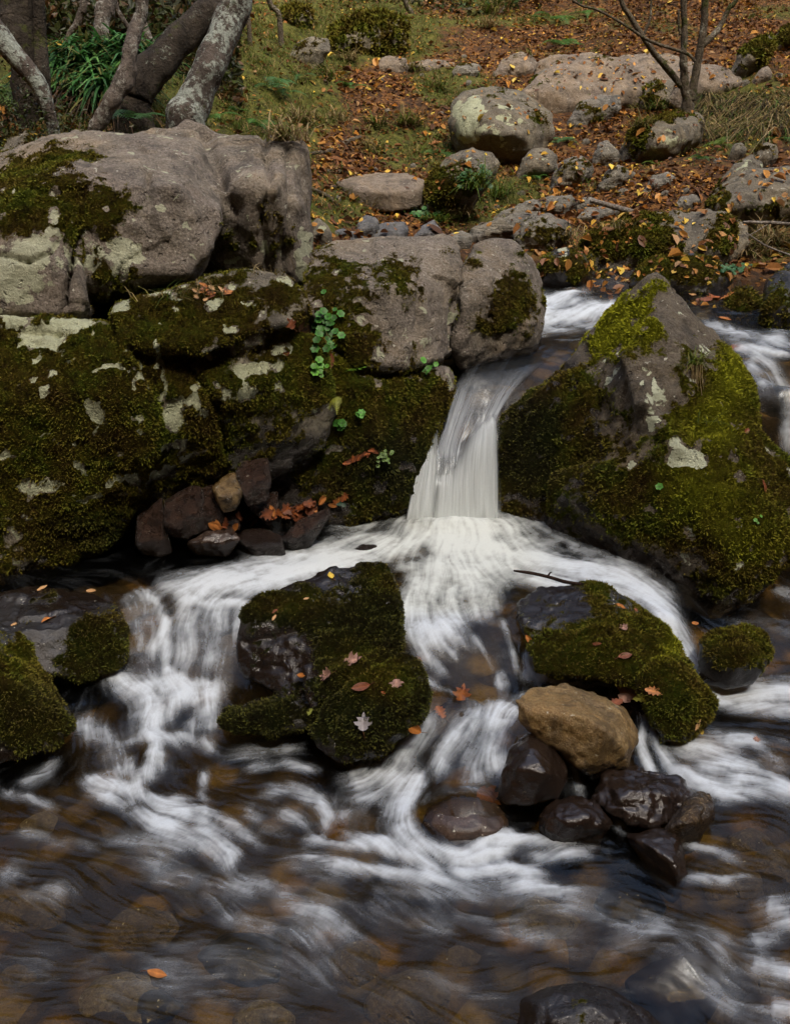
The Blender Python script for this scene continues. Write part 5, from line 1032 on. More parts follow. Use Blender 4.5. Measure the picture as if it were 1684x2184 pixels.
stick('thin straight fallen branch against the great grey dome at the right edge', [(1583,474,6.9,3),(1640,475,6.9,3.5),(1700,479,6.9,4),(1760,480,6.9,4)], 'branch', [[(1640,476,6.9,1.5),(1600,500,6.85,1),(1590,495,6.85,.8)]])
stick('thin whitish twig slanting down at the right edge above the straw tuft', [(1592,498,6.6,1.5),(1625,520,6.55,2),(1660,536,6.5,2.2),(1720,556,6.5,2.5)], 'branch')
stick('dark knobbly twig sticking out over the foam from the green mossy rock', [(1095,1217,3.62,2.5),(1130,1222,3.58,4),(1168,1230,3.54,4.2),(1205,1241,3.50,4.5),(1250,1247,3.45,4.2)], 'twig', [[(1168,1228,3.54,2.5),(1172,1222,3.54,2),(1176,1220,3.53,1)]], 'twig', 'twig')
stick('broken white twig at the right edge under the overhanging bank', [(1640,302,9.2,2),(1660,310,9.2,2),(1680,322,9.2,2.2),(1720,335,9.2,2.4)], 'branch')
for k, pl in enumerate(([(640,330,8.6,3),(700,322,8.7,4),(745,300,8.8,5),(770,292,8.9,3)],[(660,360,8.2,4),(700,366,8.2,5),(740,368,8.2,4),(760,378,8.2,2)],[(690,395,7.9,3),(740,405,7.9,6),(780,415,7.8,5),(810,430,7.7,3)],[(660,400,7.9,3),(700,420,7.8,5),(720,440,7.7,4)])):
    pl = [(u, v, ghit(u, v)[1] - .02, r) for u, v, y, r in pl]
    stick(['bare root snaking over the leafy path above the slab','bare root across the path left of the slab','thick root running down below the flat slab','short root in the grass below the slab'][k], pl, 'bark_thin', name='root', cat='root')

# grass -------------------------------------------------------------
def blades(P, N_per, L, W, cols, droop=.8, spread=.5, lean=(0, -.15, 0), seed=0, base_r=.04):
    """many narrow curved blades growing from points P; returns verts, quads, colours"""
    g = np.random.default_rng(seed); n = len(P) * N_per; B0 = np.repeat(np.asarray(P), N_per, 0) + g.normal(0, 1, (n, 3)) * [base_r, base_r, 0]
    Lr = np.repeat(L if np.ndim(L) else np.full(len(P), L), N_per) * g.uniform(.5, 1.15, n)
    d = g.normal(0, spread, (n, 3)); d[:, 2] = 1; d += lean; d /= np.linalg.norm(d, axis=1)[:, None]
    out = d * [1, 1, 0]; out = out / (np.linalg.norm(out, axis=1)[:, None] + 1e-6)
    sdv = np.cross(d, [0, 0, 1.0]); sdv /= np.linalg.norm(sdv, axis=1)[:, None] + 1e-6
    V = []
    dr = g.uniform(.4, 1.2, n) * droop
    for t, wd in ((0, 1), (.38, .9), (.72, .6), (1, .08)):
        c = B0 + d * (Lr * t)[:, None] + out * (Lr * t * t * dr * .5)[:, None]; c[:, 2] -= Lr * t * t * dr * .75
        V += [c - sdv * W * wd / 2, c + sdv * W * wd / 2]
    V = np.stack(V, 1).reshape(-1, 3); k = np.arange(n)[:, None] * 8
    Fq = np.concatenate([k + [0, 1, 3, 2], k + [2, 3, 5, 4], k + [4, 5, 7, 6]])
    cols = np.asarray(cols, float); ci = g.integers(0, len(cols), n); c = cols[ci] * g.uniform(.6, 1.3, (n, 1)); c = np.repeat(c, 8, 0)
    return V, Fq, c
def stuff_mesh(name, V, Fq, c, mat, loc=None, smooth=False):
    base = np.array(loc if loc is not None else (0, 0, 0), float); me = mesh_from(name, V - base, Fq, smooth=smooth); attr(me, 'Col', np.clip(c, 0, 1), 'FLOAT_COLOR'); return link(name, me, M[mat], None, tuple(base))
GC = [(.09,.14,.014),(.11,.15,.018),(.15,.14,.03),(.06,.11,.012),(.22,.17,.06),(.30,.22,.09)]
STRAW = [(.30,.22,.10),(.36,.28,.14),(.22,.15,.06),(.12,.12,.03)]
def sample_bank(n, fn, y0=5.6, y1=20, pw=.9, s0=-.52, s1=.52):
    y = y0 + (y1 - y0) * rng.random(n) ** pw; x = rng.uniform(s0, s1, n) * y; m_ = rng.random(n) < fn(x, y); x, y = x[m_], y[m_]; z = gz_exact(x, y)
    ok = z > water_z(x, y) + .02; return np.stack([x[ok], y[ok], z[ok]], 1)
def patch(P): return fbm(P, .9, 3, 19) 
P = sample_bank(16000, lambda x, y: np.clip(green_at(x, y) * 1.3 - .25, 0, 1), 5.8, 19)
pn = fbm(P, 1.3, 3, 88); P = P[pn > -.3]
V, Fq, c = blades(P, 12, .07 + .10 * rng.random(len(P)), .006, GC, .9, .5, seed=3, base_r=.05)
tag(stuff_mesh('grass', V, Fq, c, 'grass'), 'rough green and straw grass over the far bank', 'grass', kind='stuff')
# clumps one can point at
def tuft(label, u, v, n, L, W, cols, y=None, droop=.9, spread=.5, lean=(0, -.2, 0), br=.05, name='grass_tuft', cat='grass tuft', group=None, p=None):
    if p is None: p = np.array(cast(u, v, False)[0]) if y is None else np.array(at(u, v, y))
    V, Fq, c = blades([p], int(n * 1.5), L, W, cols, droop, spread, lean, int(u + v), br); return tag(stuff_mesh(name, V, Fq, c, 'grass', p), label, cat, group)
TU = [(1045,30,'green tussock at the top of the slope in the centre',60,.55,.014,GC),(1040,60,'straw-coloured fringe below the central tussock',60,.4,.01,STRAW),(930,195,'olive tussock above the lichen-splashed boulder',90,.35,.01,GC),(870,265,'green tussock left of the lichen-splashed boulder',70,.32,.01,GC),(800,270,'low green tuft by the path bend',50,.28,.01,GC),
 (790,320,'straw tuft at the edge of the grass beside the path',50,.28,.01,GC[2:]),(640,260,'straw tuft right of the lichened trunk',60,.3,.01,STRAW),(715,255,'pale tuft in the middle of the left slope',50,.25,.009,STRAW),(610,300,'dry tuft just above the big boulder',60,.25,.009,STRAW),(745,130,'straw tuft hanging over the grey stone on the slope',70,.3,.01,STRAW),
 (880,150,'tuft next to the small rounded stones',50,.3,.01,GC),(700,165,'olive tuft below the mossy hummock',50,.3,.01,GC[2:]),(1010,400,'long green grass on the mound beside the leaning brown boulder',110,.34,.009,GC[:4]),(1060,420,'green blades at the right end of the mound',70,.3,.009,GC[:4]),(985,455,'straw blades hanging over the slates',70,.22,.009,STRAW),(930,470,'low green clump at the foot of the leaning boulder',60,.16,.012,GC[:4]),
 (1215,500,'straw wisps on the mossy-faced ledge',40,.16,.006,STRAW),(1320,485,'straw wisps between the moss cushions',40,.14,.005,STRAW),(1640,520,'dry straw tussock above the right channel',120,.3,.010,STRAW),(1600,540,'second dry tussock, nearer the long mossy boulder',70,.22,.009,STRAW),(1400,232,'grass growing over the top of the tilted boulder',110,.22,.008,GC),(1370,270,'grass hanging down the left end of the tilted boulder',90,.22,.008,GC[2:]),
 (440,625,'sparse straw grass in the crack between the big boulder and the wall',26,.14,.004,STRAW),(360,635,'thin green grass in the crack below the overhang',18,.13,.004,GC),(560,585,'few dry blades on top of the wall',14,.1,.004,STRAW)]
for u, v, lb, n, L, W, cl in TU: tuft(lb, u, v, n, L, W, cl)
# the tuft trailing down the pyramid boulder
p = np.array(cast(1478, 775, False)[0]) + np.array([0, -.02, 0])
V1, F1, c1 = blades([p], 60, .30, .003, STRAW[:2], .5, .16, (.06, -.35, -2.6), 5, .014); V2, F2, c2 = blades([p], 30, .15, .005, GC[:3], .8, .6, (.1, -.3, 0), 6, .012)
tag(stuff_mesh('grass_tuft', np.vstack([V1, V2]), np.vstack([F1, F2 + len(V1)]), np.vstack([c1, c2]), 'grass', p), 'green grass tuft trailing a long straw beard down the pyramid boulder', 'grass tuft')
p = np.array(cast(1500, 880, False)[0])
tuft('few thin green blades low on the right of the pyramid boulder', 1500, 900, 14, .12, .003, GC[:3])
# overhanging turf bank
rock('earth_bank', 'dark overhanging turf bank with hanging roots at the right above the round stones', [A([(1492,235,10.6),(1500,215,11),(1560,205,11.2),(1640,195,11.4),(1900,190,11.8),(1900,290,10.4),(1684,282,10.2),(1600,275,10.2),(1540,262,10.3),(1500,262,10.4),(1560,300,11.0),(1700,320,11.0),(1900,320,11.0),(1900,190,13),(1520,215,12.5),(1520,300,12)])], 'wall', .04, 3, .1, .03, 1.5, mossb=.35, wetb=-.5, lichb=-.6, waterline=False, cat='bank', seed=77)
RB = one_bvh(ALL)
PB = []
for i in range(420):
    u = rng.uniform(1495, 1700); v = rng.uniform(202, 282); h = cast(u, v, False)[0]; PB.append(tuple(h))
V, Fq, c = blades(np.array(PB), 10, .16 + .2 * rng.random(len(PB)), .009, GC[2:] + STRAW + [(.06,.045,.02)] * 3, 2.2, .5, (0, -.5, -.1), 9, .05)
tag(stuff_mesh('grass', V, Fq, c, 'grass'), 'brown-green grass curtain hanging from the turf bank at the right', 'grass', kind='stuff')
# grass fringe of the hummock and mossy ground cushions
# strap leaved plants
SC = [(.03,.10,.02),(.045,.15,.03),(.04,.12,.035),(.09,.20,.05),(.14,.14,.04)]
straps = [(120,135),(145,120),(165,105),(190,120),(235,115),(255,100),(275,95),(290,110),(165,150),(195,160),(225,155),(255,150),(215,185),(245,180),(180,135),(270,130)]
for i, (u, v) in enumerate(straps):
    tuft('dark green strap-leaved plant in the clump around the pinkish-grey trunk', u, v + 12, 34, .42, .026, SC, y=7.2 + (150 - v) * .006, droop=1.5, spread=.55, lean=(0, -.25, 0), br=.05, name='strap_leaved_plant', cat='plant', group='strap-leaved plants under the trees')
for i, (u, v) in enumerate([(150,215),(205,215),(235,205)]):
    tuft('withered brown strap leaves hanging under the green clump', u, v, 40, .42, .014, [(.16,.09,.04),(.10,.06,.03),(.07,.045,.025)], y=7.0, droop=2.4, spread=.4, lean=(0, -.4, -.2), name='strap_leaved_plant', cat='plant', group='withered strap leaves')
# ferns
def fern(label, u, v, n, L, colr, y=None, group=None, aim=None, sag=.7, seed=0, wide=.27):
    p, nrm = cast(u, v, False) if y is None else (Vector(at(u, v, y)), None); rr = random.Random(seed + int(u))
    e = bpy.data.objects.new('fern', None); C.objects.link(e); e.location = p; tag(e, label, 'fern', group)
    for k in range(n):
        az = (2 * math.pi * k / n + rr.uniform(-.3, .3)) if aim is None else aim[k % len(aim)] + rr.uniform(-.15, .15); ln = L * rr.uniform(.75, 1.1); el = rr.uniform(.5, 1.0)
        V, Fs = [], []; NP = 15; dirx, diry = math.cos(az), math.sin(az); tilt = rr.uniform(-.3, .3)
        def rach(t): return np.array([dirx * ln * t * math.cos(el) * 1.1, diry * ln * t * math.cos(el) * 1.1, ln * (t * math.sin(el) - sag * t * t)])
        sidev = np.array([-diry, dirx, tilt * .6])
        for j in range(NP):
            t = .12 + .88 * j / NP; c = rach(t); tg = rach(t + .02) - c; tg /= np.linalg.norm(tg); hl = ln * wide * math.sin(math.pi * min(1, t * 1.02) ** .75) * (1 - t * .25) + .004; wd = ln / NP * .27
            for s_ in (1, -1):
                a_ = sidev * s_ * .93 + tg * .36; a_ /= np.linalg.norm(a_); dn = np.array([0, 0, -hl * .22])
                # each leaflet with toothed sides
                prev = None
                for q, (tt, ww) in enumerate(((0, .6), (.22, 1.0), (.42, .72), (.6, .62), (.8, .4), (1, .05))):
                    cc = c + a_ * hl * tt + dn * tt * tt; V += [tuple(cc - tg * wd * ww), tuple(cc + tg * wd * ww)]
                    if q: b0 = len(V) - 4; Fs.append((b0, b0 + 1, b0 + 3, b0 + 2))
            # rachis piece
            c2 = rach(min(1, t + .88 / NP)); w_ = sidev * .0035 * (1 - t * .6); b0 = len(V); V += [tuple(c - w_), tuple(c + w_), tuple(c2 + w_), tuple(c2 - w_)]; Fs.append((b0, b0 + 1, b0 + 2, b0 + 3))
        V = np.array(V); me = mesh_from('frond', V, np.array(Fs), smooth=False)
        cc = np.array(colr) * rr.uniform(.7, 1.25); attr(me, 'Col', np.clip(cc[None] * (1 + .3 * fbm(V, 20, 2, k))[:, None], 0, 1), 'FLOAT_COLOR'); link('frond', me, M['green'], e)
FC, FB = (.06, .15, .022), (.055, .14, .035); FY = (.13, .20, .03)
D = R
FE = [(580,190,6,.42,FB,'blue-green fern with arching fronds in the middle of the left slope'),(552,275,6,.34,FC,'fern just above the right end of the big boulder top'),(455,255,5,.30,FC,'fern at the foot of the lichened trunk'),(600,205,4,.34,FB,'lower fern of the pair on the left slope'),
 (745,190,5,.32,FC,'upright fern beside the leafy path'),(1175,45,5,.6,FC,'large arching fern at the top of the slope'),(1200,100,5,.45,FC,'fern above the pale outcrop'),(1195,305,6,.26,FB,'fern in the gap right of the lichen-splashed boulder'),(1135,385,4,.22,FC,'small fern below the dark round stone'),
 (1540,312,6,.32,FY,'bright fern under the overhanging bank'),(1495,342,5,.22,FC,'small fern below the bright one'),(1395,352,4,.2,FY,'little fern under the tilted boulder'),(1515,280,4,.28,FY,'fern fronds rising beside the tilted boulder'),(935,330,5,.3,FC,'dark fern in the shade left of the lichen-splashed boulder'),
 (1250,30,4,.5,FC,'fern to the right of the large arching one'),(20,210,6,.5,FY,'yellowing fern at the left edge under the dark forked tree'),(60,235,5,.5,FC,'green fern at the left edge below the yellowing one'),(285,260,4,.32,FB,'fern hanging between the slender stem and the leaning trunk'),(640,165,4,.3,FB,'fern spreading above the blue-green one'),(500,240,4,.26,FC,'small fern right of the lichened trunk'),(1660,300,4,.3,FC,'fern in the hollow at the right edge')]
for i, (u, v, n, L, cl, lb) in enumerate(FE): fern(lb, u, v, n, L, cl, y=(6.9 if u < 100 else 6.4 if u < 300 else None), seed=i)
fern('tiny bright fern rooted in the moss of the tan boulder', 768, 790, 4, .09, (.16,.34,.03), aim=[D(-100), D(-60), D(-130), D(90)], sag=.4, seed=3)
fern('tiny yellow fern hanging below the leafy plants on the wall', 716, 850, 4, .10, (.25,.27,.03), aim=[D(-90), D(-110), D(-70)], sag=1.2, seed=4)
def leafy(label, u, v, n, r_, size, colr, seed=0, cat='plant', name='leafy_plant'):
    rr = random.Random(seed); p, _ = cast(u, v, False); V, Fs, Cc = [], [], []; b0 = np.array(p)
    for k in range(n):
        q, nn = cast(u + rr.gauss(0, r_[0] * .5), v + rr.gauss(0, r_[1] * .5), False)
        if abs(q.y - p.y) > .35: continue
        h = [(math.cos(a_) * (1 - .22 * (j % 2)), math.sin(a_) * (1 - .22 * (j % 2))) for j, a_ in enumerate(np.linspace(0, 2 * math.pi, 13)[:-1])]
        s_ = size * rr.uniform(.6, 1.2); nm = (Vector((rr.uniform(-.5, .5), -.7, .8)) + nn * .3).normalized(); R3 = nm.to_track_quat('Z', 'Y').to_matrix()
        o = np.array(q) + np.array(nn) * rr.uniform(.008, .03); base = len(V); V.append(tuple(o - b0 - np.array(nm) * s_ * .12))
        for x, y in h: V.append(tuple(o + np.array(R3 @ Vector((x * s_ / 2, y * s_ / 2, 0))) - b0))
        c = np.array(colr) * rr.uniform(.7, 1.3); Cc += [c * .55] + [c * rr.uniform(.75, 1.2) for _ in range(12)]
        for j in range(12): Fs.append((base, base + 1 + j, base + 1 + (j + 1) % 12))
        sb = len(V); w_ = np.array([.0012, 0, 0]); c_ = np.array(o) - b0; V += [tuple(c_ - w_), tuple(c_ + w_), (.0012, 0, 0)]; Cc += [np.array([.12, .12, .03])] * 3; Fs.append((sb, sb + 1, sb + 2))
    if not Fs: return
    me = mesh_from(name, np.array(V), np.array(Fs), smooth=True); attr(me, 'Col', np.clip(np.array(Cc), 0, 1), 'FLOAT_COLOR'); tag(link(name, me, M['green'], None, tuple(b0)), label, cat)
BG_ = (.06, .21, .025)
leafy('round-leaved green plant growing from the cleft at the top of the wall', 693, 700, 46, (26, 48), .038, BG_, 1); leafy('small green rosette in the cleft below the round-leaved plant', 675, 785, 12, (14, 16), .035, (.12,.34,.03), 2)
leafy('bright scalloped leaves low in the cleft by the tiny yellow fern', 728, 900, 9, (12, 10), .04, BG_, 3); leafy('bright scalloped leaf spray right of the tiny yellow fern', 765, 885, 8, (14, 7), .035, (.10,.33,.04), 4)
leafy('two bright leaves on the ledge above the fall', 905, 775, 5, (18, 8), .035, (.12,.36,.05), 5); leafy('pale green weed on the dark wall left of the fall', 815, 975, 26, (14, 16), .018, (.14,.24,.05), 6)
leafy('single oval leaf on the moss of the pyramid boulder', 1408, 1040, 2, (4, 3), .03, (.12,.36,.05), 7); leafy('tiny leaf spot low on the right of the pyramid boulder', 1610, 1105, 3, (5, 8), .022, (.14,.36,.05), 8)
leafy('green leaves at the foot of the leaning brown boulder', 920, 460, 40, (36, 14), .07, (.05,.17,.03), 9); leafy('low green herbs on the stream edge rocks at the right', 1560, 575, 50, (40, 10), .03, (.04,.16,.05), 10)
leafy('green herb leaves hiding the foot of the right-hand mound', 1010, 380, 40, (40, 20), .05, (.04,.15,.03), 11)
leafy('small dark green leaf at the pool edge among the orange leaves', 430 + 295, 1071, 3, (6, 4), .03, (.06,.12,.08), 12)
# dark undergrowth
def foliage(n, gen, size, cols, seed):
    g = np.random.default_rng(seed); P = gen(g, n); n = len(P); a_ = g.normal(0, 1, (n, 3)); a_ /= np.linalg.norm(a_, axis=1)[:, None]; b_ = np.cross(a_, g.normal(0, 1, (n, 3))); b_ /= np.linalg.norm(b_, axis=1)[:, None]
    s_ = size * g.uniform(.5, 1.3, (n, 1)); c3 = np.cross(a_, b_) * s_ * .15
    V = np.stack([P - a_ * s_, P + b_ * s_ * .45 + c3, P + a_ * s_, P - b_ * s_ * .45 + c3], 1).reshape(-1, 3); cols = np.array(cols); c = np.repeat(cols[g.integers(0, len(cols), n)] * g.uniform(.6, 1.3, (n, 1)), 4, 0)
    return V, np.arange(n * 4).reshape(-1, 4), c
def gen1(g, n):
    y = g.uniform(9, 15, n); x = g.uniform(-.52, -.14, n) * y; z = gz_exact(x, y) + np.abs(g.normal(0, .55, n)) * np.clip(fbm(np.stack([x, y, y * 0], 1), .7, 3, 4) * 1.6 + .6, .1, 1.5); return np.stack([x, y, z], 1)
V, Fq, c = foliage(42000, gen1, .05, [(.04,.05,.012),(.03,.035,.01),(.07,.055,.015),(.10,.05,.015),(.055,.075,.015)], 5)
tag(stuff_mesh('undergrowth', V, Fq, c, 'green'), 'dark tangle of leaves and twigs in the thicket at the upper left', 'undergrowth', kind='stuff')
def gen2(g, n):
    y = g.uniform(16, 24, n); x = g.uniform(-.5, .55, n) * y; z = gz_exact(x, y) + np.abs(g.normal(0, .4, n)) * np.clip(fbm(np.stack([x, y, y * 0], 1), .35, 3, 14) * 2.2 + .1, .02, 1.8); return np.stack([x, y, z], 1)
V, Fq, c = foliage(26000, gen2, .07, [(.04,.05,.012),(.03,.035,.01),(.07,.055,.015),(.05,.09,.02),(.10,.05,.015)], 6)
tag(stuff_mesh('undergrowth', V, Fq, c, 'green'), 'low dark shrubs along the top of the slope', 'undergrowth', kind='stuff')
def gen3(g, n):
    t = g.random(n); x = -2.9 + 1.9 * t + g.normal(0, .1, n); y = 6.2 + g.normal(0, .15, n); z = gz_exact(x, y) + np.abs(g.normal(0, .16, n)); return np.stack([x, y, z], 1)
V, Fq, c = foliage(7000, gen3, .016, [(.04,.06,.012),(.03,.035,.01),(.05,.045,.015),(.06,.09,.02)], 7)
tag(stuff_mesh('undergrowth', V, Fq, c, 'green'), 'dark mossy scrub on the bank behind the big boulder', 'undergrowth', kind='stuff')
for k, (u, v) in enumerate([(350,55),(362,60),(378,62),(412,95),(330,60),(290,72)]):
    pass
def gen4(g, n):  # tree wall above the frame, added to darken reflections in the water
    a_ = g.uniform(-1.25, 1.25, n); rr_ = g.uniform(23, 31, n); x = rr_ * np.sin(a_) * 1.1; y = rr_ * np.cos(a_) + 1; h_ = 13 * g.random(n) ** .8 * (.7 + .3 * fbm(np.stack([a_ * 6, a_ * 0, a_ * 0], 1), 1, 3, 4)); return np.stack([x, y, gz_exact(x, y) + 1 + h_], 1)
V, Fq, c = foliage(30000, gen4, .42, [(.05,.06,.015),(.04,.045,.012),(.09,.07,.02),(.14,.08,.02)], 17)
tag(stuff_mesh('unseen_wood', V, Fq, c, 'green'), 'dark autumn wood added above the slope out of view, darkening the water reflections', 'wood', kind='stuff')
# leaf litter
cl = np.array([(.09,.038,.014),(.15,.06,.018),(.23,.095,.022),(.32,.15,.03),(.42,.20,.04),(.50,.32,.05),(.58,.42,.07),(.30,.18,.08)]); pr = np.array([.24,.24,.18,.12,.08,.06,.04,.04])
def litter(P, size, seed, lift=.012, nr=None):
    g = np.random.default_rng(seed); n = len(P); z = np.tile([0, 0, 1.0], (n, 1)) + g.normal(0, .5, (n, 3)); 
    if nr is not None: z = nr + g.normal(0, .2, (n, 3))
    z /= np.linalg.norm(z, axis=1)[:, None]; a_ = np.cross(z, g.normal(0, 1, (n, 3))); a_ /= np.linalg.norm(a_, axis=1)[:, None]; b_ = np.cross(z, a_); s_ = size * g.lognormal(-.15, .38, (n, 1)) / 2; cu = g.uniform(-.7, 1.1, (n, 1))
    P = P + z * lift * g.uniform(.1, 1, (n, 1)); q = lambda x, y, w_: P + a_ * x * s_ + b_ * y * s_ + z * w_ * s_ * cu
    V = np.stack([q(-1.1, 0, .3), q(-.4, .55, 1), q(.45, .5, 1), q(1.1, 0, .3), q(.45, -.5, 1), q(-.4, -.55, 1)], 1).reshape(-1, 3); k = np.arange(n)[:, None] * 6
    c = cl[g.choice(8, n, p=pr / pr.sum())] * g.uniform(.7, 1.3, (n, 1)); return V, np.concatenate([k + [0, 1, 2, 3], k + [0, 3, 4, 5]]), np.repeat(c, 6, 0)
P = sample_bank(170000, lambda x, y: np.clip(1.0 - green_at(x, y) * .82, .05, 1) * np.clip(.75 + fbm(np.stack([x, y, y * 0], 1), 1.6, 3, 44) * 1.3, .08, 1), 6.2, 21, .8)
V, Fq, c = litter(P, .044, 2, .03)
tag(stuff_mesh('leaf_litter', V, Fq, c, 'litter'), 'brown, orange and yellow autumn leaf litter over the far bank', 'leaf litter', kind='stuff')
# leaves lodged among rocks of the bank
PP, NN = [], []
for i in range(1500):
    u, v = rng.uniform(650, 1684), rng.uniform(115, 600); h, n = cast(u, v, True)
    if n.z > .45 and h.y > 6.2: PP.append(tuple(h)); NN.append(tuple(n))
for (u0, v0, a_, b_, k) in ((1280,590,60,20,50),(1560,570,60,30,50),(1250,500,60,60,90),(1180,440,60,30,50),(1480,655,30,10,10),(1300,150,120,20,80),(1400,420,120,40,90),(640,160,10,4,1)):
    for i in range(k):
        h, n = cast(rng.normal(u0, a_), rng.normal(v0, b_), False)
        if h.y > 5.8 and n.z > .2: PP.append(tuple(h)); NN.append(tuple(n))
cl = cl * 1.15; pr = np.array([.08,.14,.2,.2,.16,.1,.08,.04])
V, Fq, c = litter(np.array(PP), .05, 8, .006, np.array(NN)); tag(stuff_mesh('leaf_litter', V, Fq, c, 'leaf'), 'bright leaves lodged on the stones of the far bank', 'leaf litter', kind='stuff')
# single leaves one can point at
LV = [(706,1229,'beech','yellow',.055,'pale yellow leaf on top of the low mossy midstream rock'),(653,1278,'beech','tan',.028,'small tan leaf on the midstream rock, upper left slope'),(586,1305,'oak','rust',.035,'small rusty leaf on the left end of the midstream rock'),(585,1318,'beech','tan',.03,'small pale leaf just below the rusty one'),
 (752,1411,'maple','pink',.085,'large curled brown and pink leaf in the middle of the midstream rock'),(697,1440,'maple','pink',.065,'curled pinkish leaf left of the large curled one'),(644,1440,'beech','orange',.04,'thin orange leaf at the left of the midstream rock'),(845,1460,'maple','pink',.06,'pale pink lobed leaf on the front mossy lump'),
 (770,1465,'beech','rust',.07,'long dark red leaf lying flat on the front mossy lump'),(661,1520,'beech','ygreen',.065,'yellow-green leaf at the waterline left of the front lump'),(775,1542,'maple','grey',.075,'grey lobed leaf with a long stalk low on the front lump'),(818,1478,'beech','redorange',.02,'tiny red sliver of leaf on the front lump'),
 (1128,1364,'beech','orange',.045,'small bright orange leaf above the chute left of the green mossy rock'),(1322,1294,'beech','orange',.055,'orange leaf at the water edge behind the green mossy rock'),(1354,1302,'oak','rust',.045,'dark red leaf at the upper edge of the green mossy rock'),(1329,1339,'maple','pink',.042,'pink leaf on the green mossy rock'),
 (1272,1374,'oak','rust',.045,'small rusty leaf at the left of the green mossy rock'),(1331,1400,'beech','rust',.06,'upright dark red leaf on the front of the green mossy rock'),(106,1320,'beech','orange',.075,'curled orange leaf on the upper black rock at the left edge'),(195,1262,'beech','tan',.055,'pale curled leaf on the back rim of the upper black rock'),
 (90,1255,'beech','tan',.05,'pale leaf in the dark pool behind the upper black rock'),(30,1333,'oak','tan',.04,'tan leaf at the left edge of the upper black rock'),(335,2078,'beech','orange',.060,'orange leaf in the clear water at the bottom left'),(1340,1478,'maple','pink',.12,'big brown pink lobed leaf washed flat behind the golden block'),(1395,1475,'oak','orange',.08,'orange edged leaf standing beside the big washed leaf'),
 (1372,1488,'oak','ygreen',.09,'yellow-green leaf with stalk lying over the big washed leaf'),(1310,1500,'oak','rust',.09,'rust leaf under the thin water behind the golden block'),(900,1405,'beech','orange',.08,'orange leaf under the chute water at its left edge'),(940,1520,'oak','orange',.09,'orange leaf on the brown stone of the central cascade, upper'),(880,1552,'beech','orange',.08,'long orange leaf hanging at the corner of the front lump'),(985,1480,'maple','orange',.09,'orange lobed leaf on the brown stone under the veil of water'),
 (1040,1700,'maple','orange',.11,'large orange leaf on the purple domed stone'),(1485,1545,'oak','tan',.05,'tan oak leaf by the foot of the green mossy rock'),(1495,1562,'beech','yellow',.035,'small yellow leaf below the tan oak leaf'),(1612,1578,'maple','pink',.035,'pale leaf on the submerged weed at the right'),(1480,1330,'beech','orange',.04,'orange leaf floating between pyramid boulder and mossy round rock'),
 (1475,628,'oak','tan',.12,'big tan leaf standing on the dark rock by the right channel'),(1520,635,'maple','redorange',.13,'big orange leaf in the drift by the right channel'),(1550,632,'oak','orange',.12,'orange oak leaf at the right end of the drift'),(1500,640,'oak','rust',.12,'rust leaf under the orange one in the drift'),(1545,680,'beech','orange',.1,'orange leaf at the edge of the right channel'),(1570,742,'beech','orange',.12,'orange leaf under the water of the right channel'),
 (1628,1040,'beech','rust',.08,'curled brown leaf at the far right of the pyramid boulder'),(1590,920,'oak','rust',.05,'small dark leaf at the right shoulder of the pyramid boulder'),(605,755,'oak','rust',.06,'withered brown leaf hanging on the wall ledge'),(640,690,'maple','brown',.09,'shrivelled brown leaves in the cleft left of the round-leaved plant'),(620,690,'maple','rust',.06,'dead leaf hooked on the left of the shrivelled one'),(712,735,'beech','pink',.05,'brown pink leaf hanging in the cleft'),(704,770,'beech','rust',.08,'long dark leaf in the cleft below the round-leaved plant')]
for u, v, k, c_, s_, lb in LV: place_leaf(u, v, k, c_, s_, lb, curl=.7 if 'curl' in lb else .35, stem=s_ > .05)
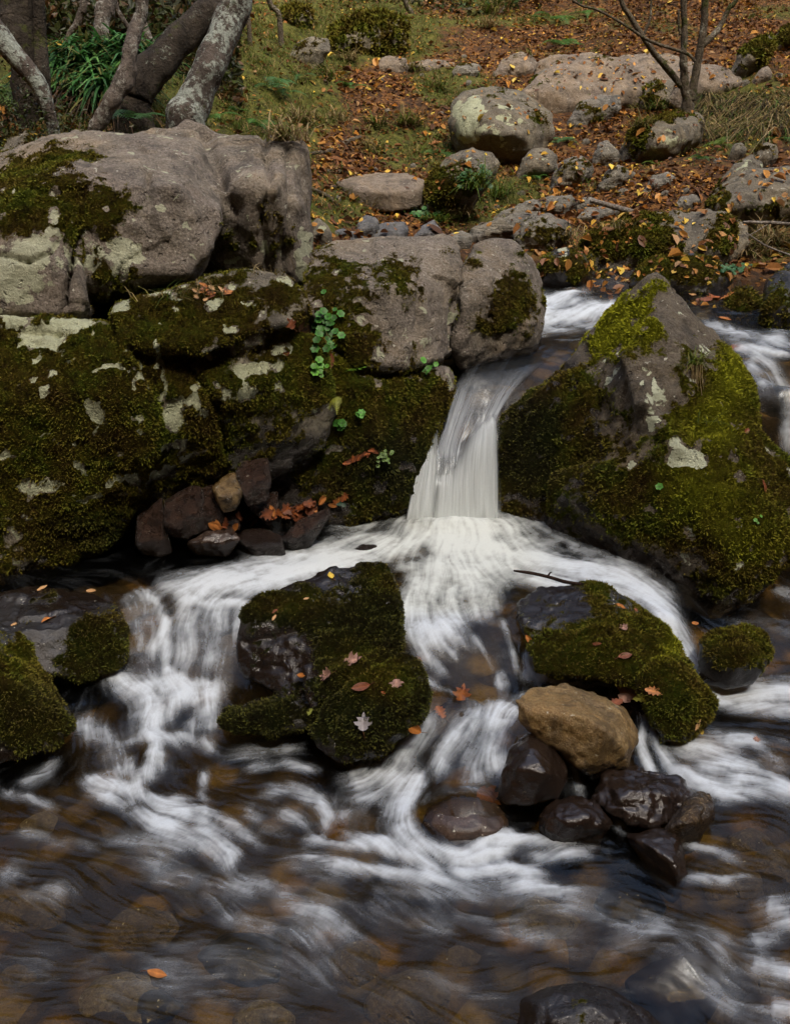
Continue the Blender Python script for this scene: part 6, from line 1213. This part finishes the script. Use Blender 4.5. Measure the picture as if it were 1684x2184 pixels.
for i in range(34):
    t = rng.random(); u = 455 + 275 * t + rng.normal(0, 8); v = 1128 - 62 * t + rng.normal(0, 7)
    place_leaf(u, v, ['oak', 'beech', 'maple'][i % 3], ['redorange', 'orange', 'rust'][i % 3], rng.uniform(.05, .09), 'wet orange leaf in the drift along the dark pool edge under the wall', group='orange leaves drifted along the pool edge', curl=.5, water_ok=True, stem=False, seed=i)
for i in range(10):
    place_leaf(740 + 6.5 * i, 985 - 3 * i + rng.normal(0, 2), 'oak', ['redorange', 'rust'][i % 2], .05, 'wet rust-coloured leaf in the thin line caught on the dark rock left of the fall', group='leaf line on the dark rock', stem=False, seed=60 + i)
for i in range(14):
    place_leaf(450 + rng.normal(0, 25), 622 + rng.normal(0, 6), 'oak', ['tan', 'orange', 'rust'][i % 3], .05, 'dry leaf lodged in the crack under the big boulder', group='leaves in the crack above the wall', stem=False, seed=90 + i)
BL2 = [(60,1950),(150,2030),(250,2130),(420,2100),(520,2040),(640,2120),(760,2050),(860,2150),(980,2050),(700,1960),(300,1980),(1040,2000),(1150,1960),(1240,1890),(1340,1930),(1500,1920),(1560,1880),(1620,1940),(1480,2140),(1560,2160),(1640,2120),(1100,2060),(90,1760),(60,1850),(1580,1640),(1640,1600),(1600,1800),(1540,1790),(1660,1850),(1500,1980),(30,2090),(340,2180),(560,2170),(180,1900)]
for i, (u, v) in enumerate(BL2[::2] + [(330,2150),(880,2130)]):
    x, y, z = hit_field(lambda a, b_: water_z(a, b_) - .17, u, v); r_ = rng.uniform(.05, .12)
    P = [(x + r_ * math.cos(a_) * rng.uniform(.8, 1.3), y + r_ * .8 * math.sin(a_) * rng.uniform(.8, 1.2), z + h_) for a_ in np.linspace(0, 6.28, 9) for h_ in (-.06, .0)] + [(x + r_ * .4 * math.cos(a_), y + r_ * .4 * math.sin(a_), z + .035) for a_ in np.linspace(0, 6.28, 6)]
    rock('cobble', 'cobble lying under the clear water of the lower pool', [P], ['brown', 'wall', 'black', 'brown', 'brown'][i % 5], .009, 3, .008, .003, 8, wetb=-1, lichb=-.7, mossb=-.6, waterline=False, seed=300 + i, cat='stone', group='cobbles under the lower pool')
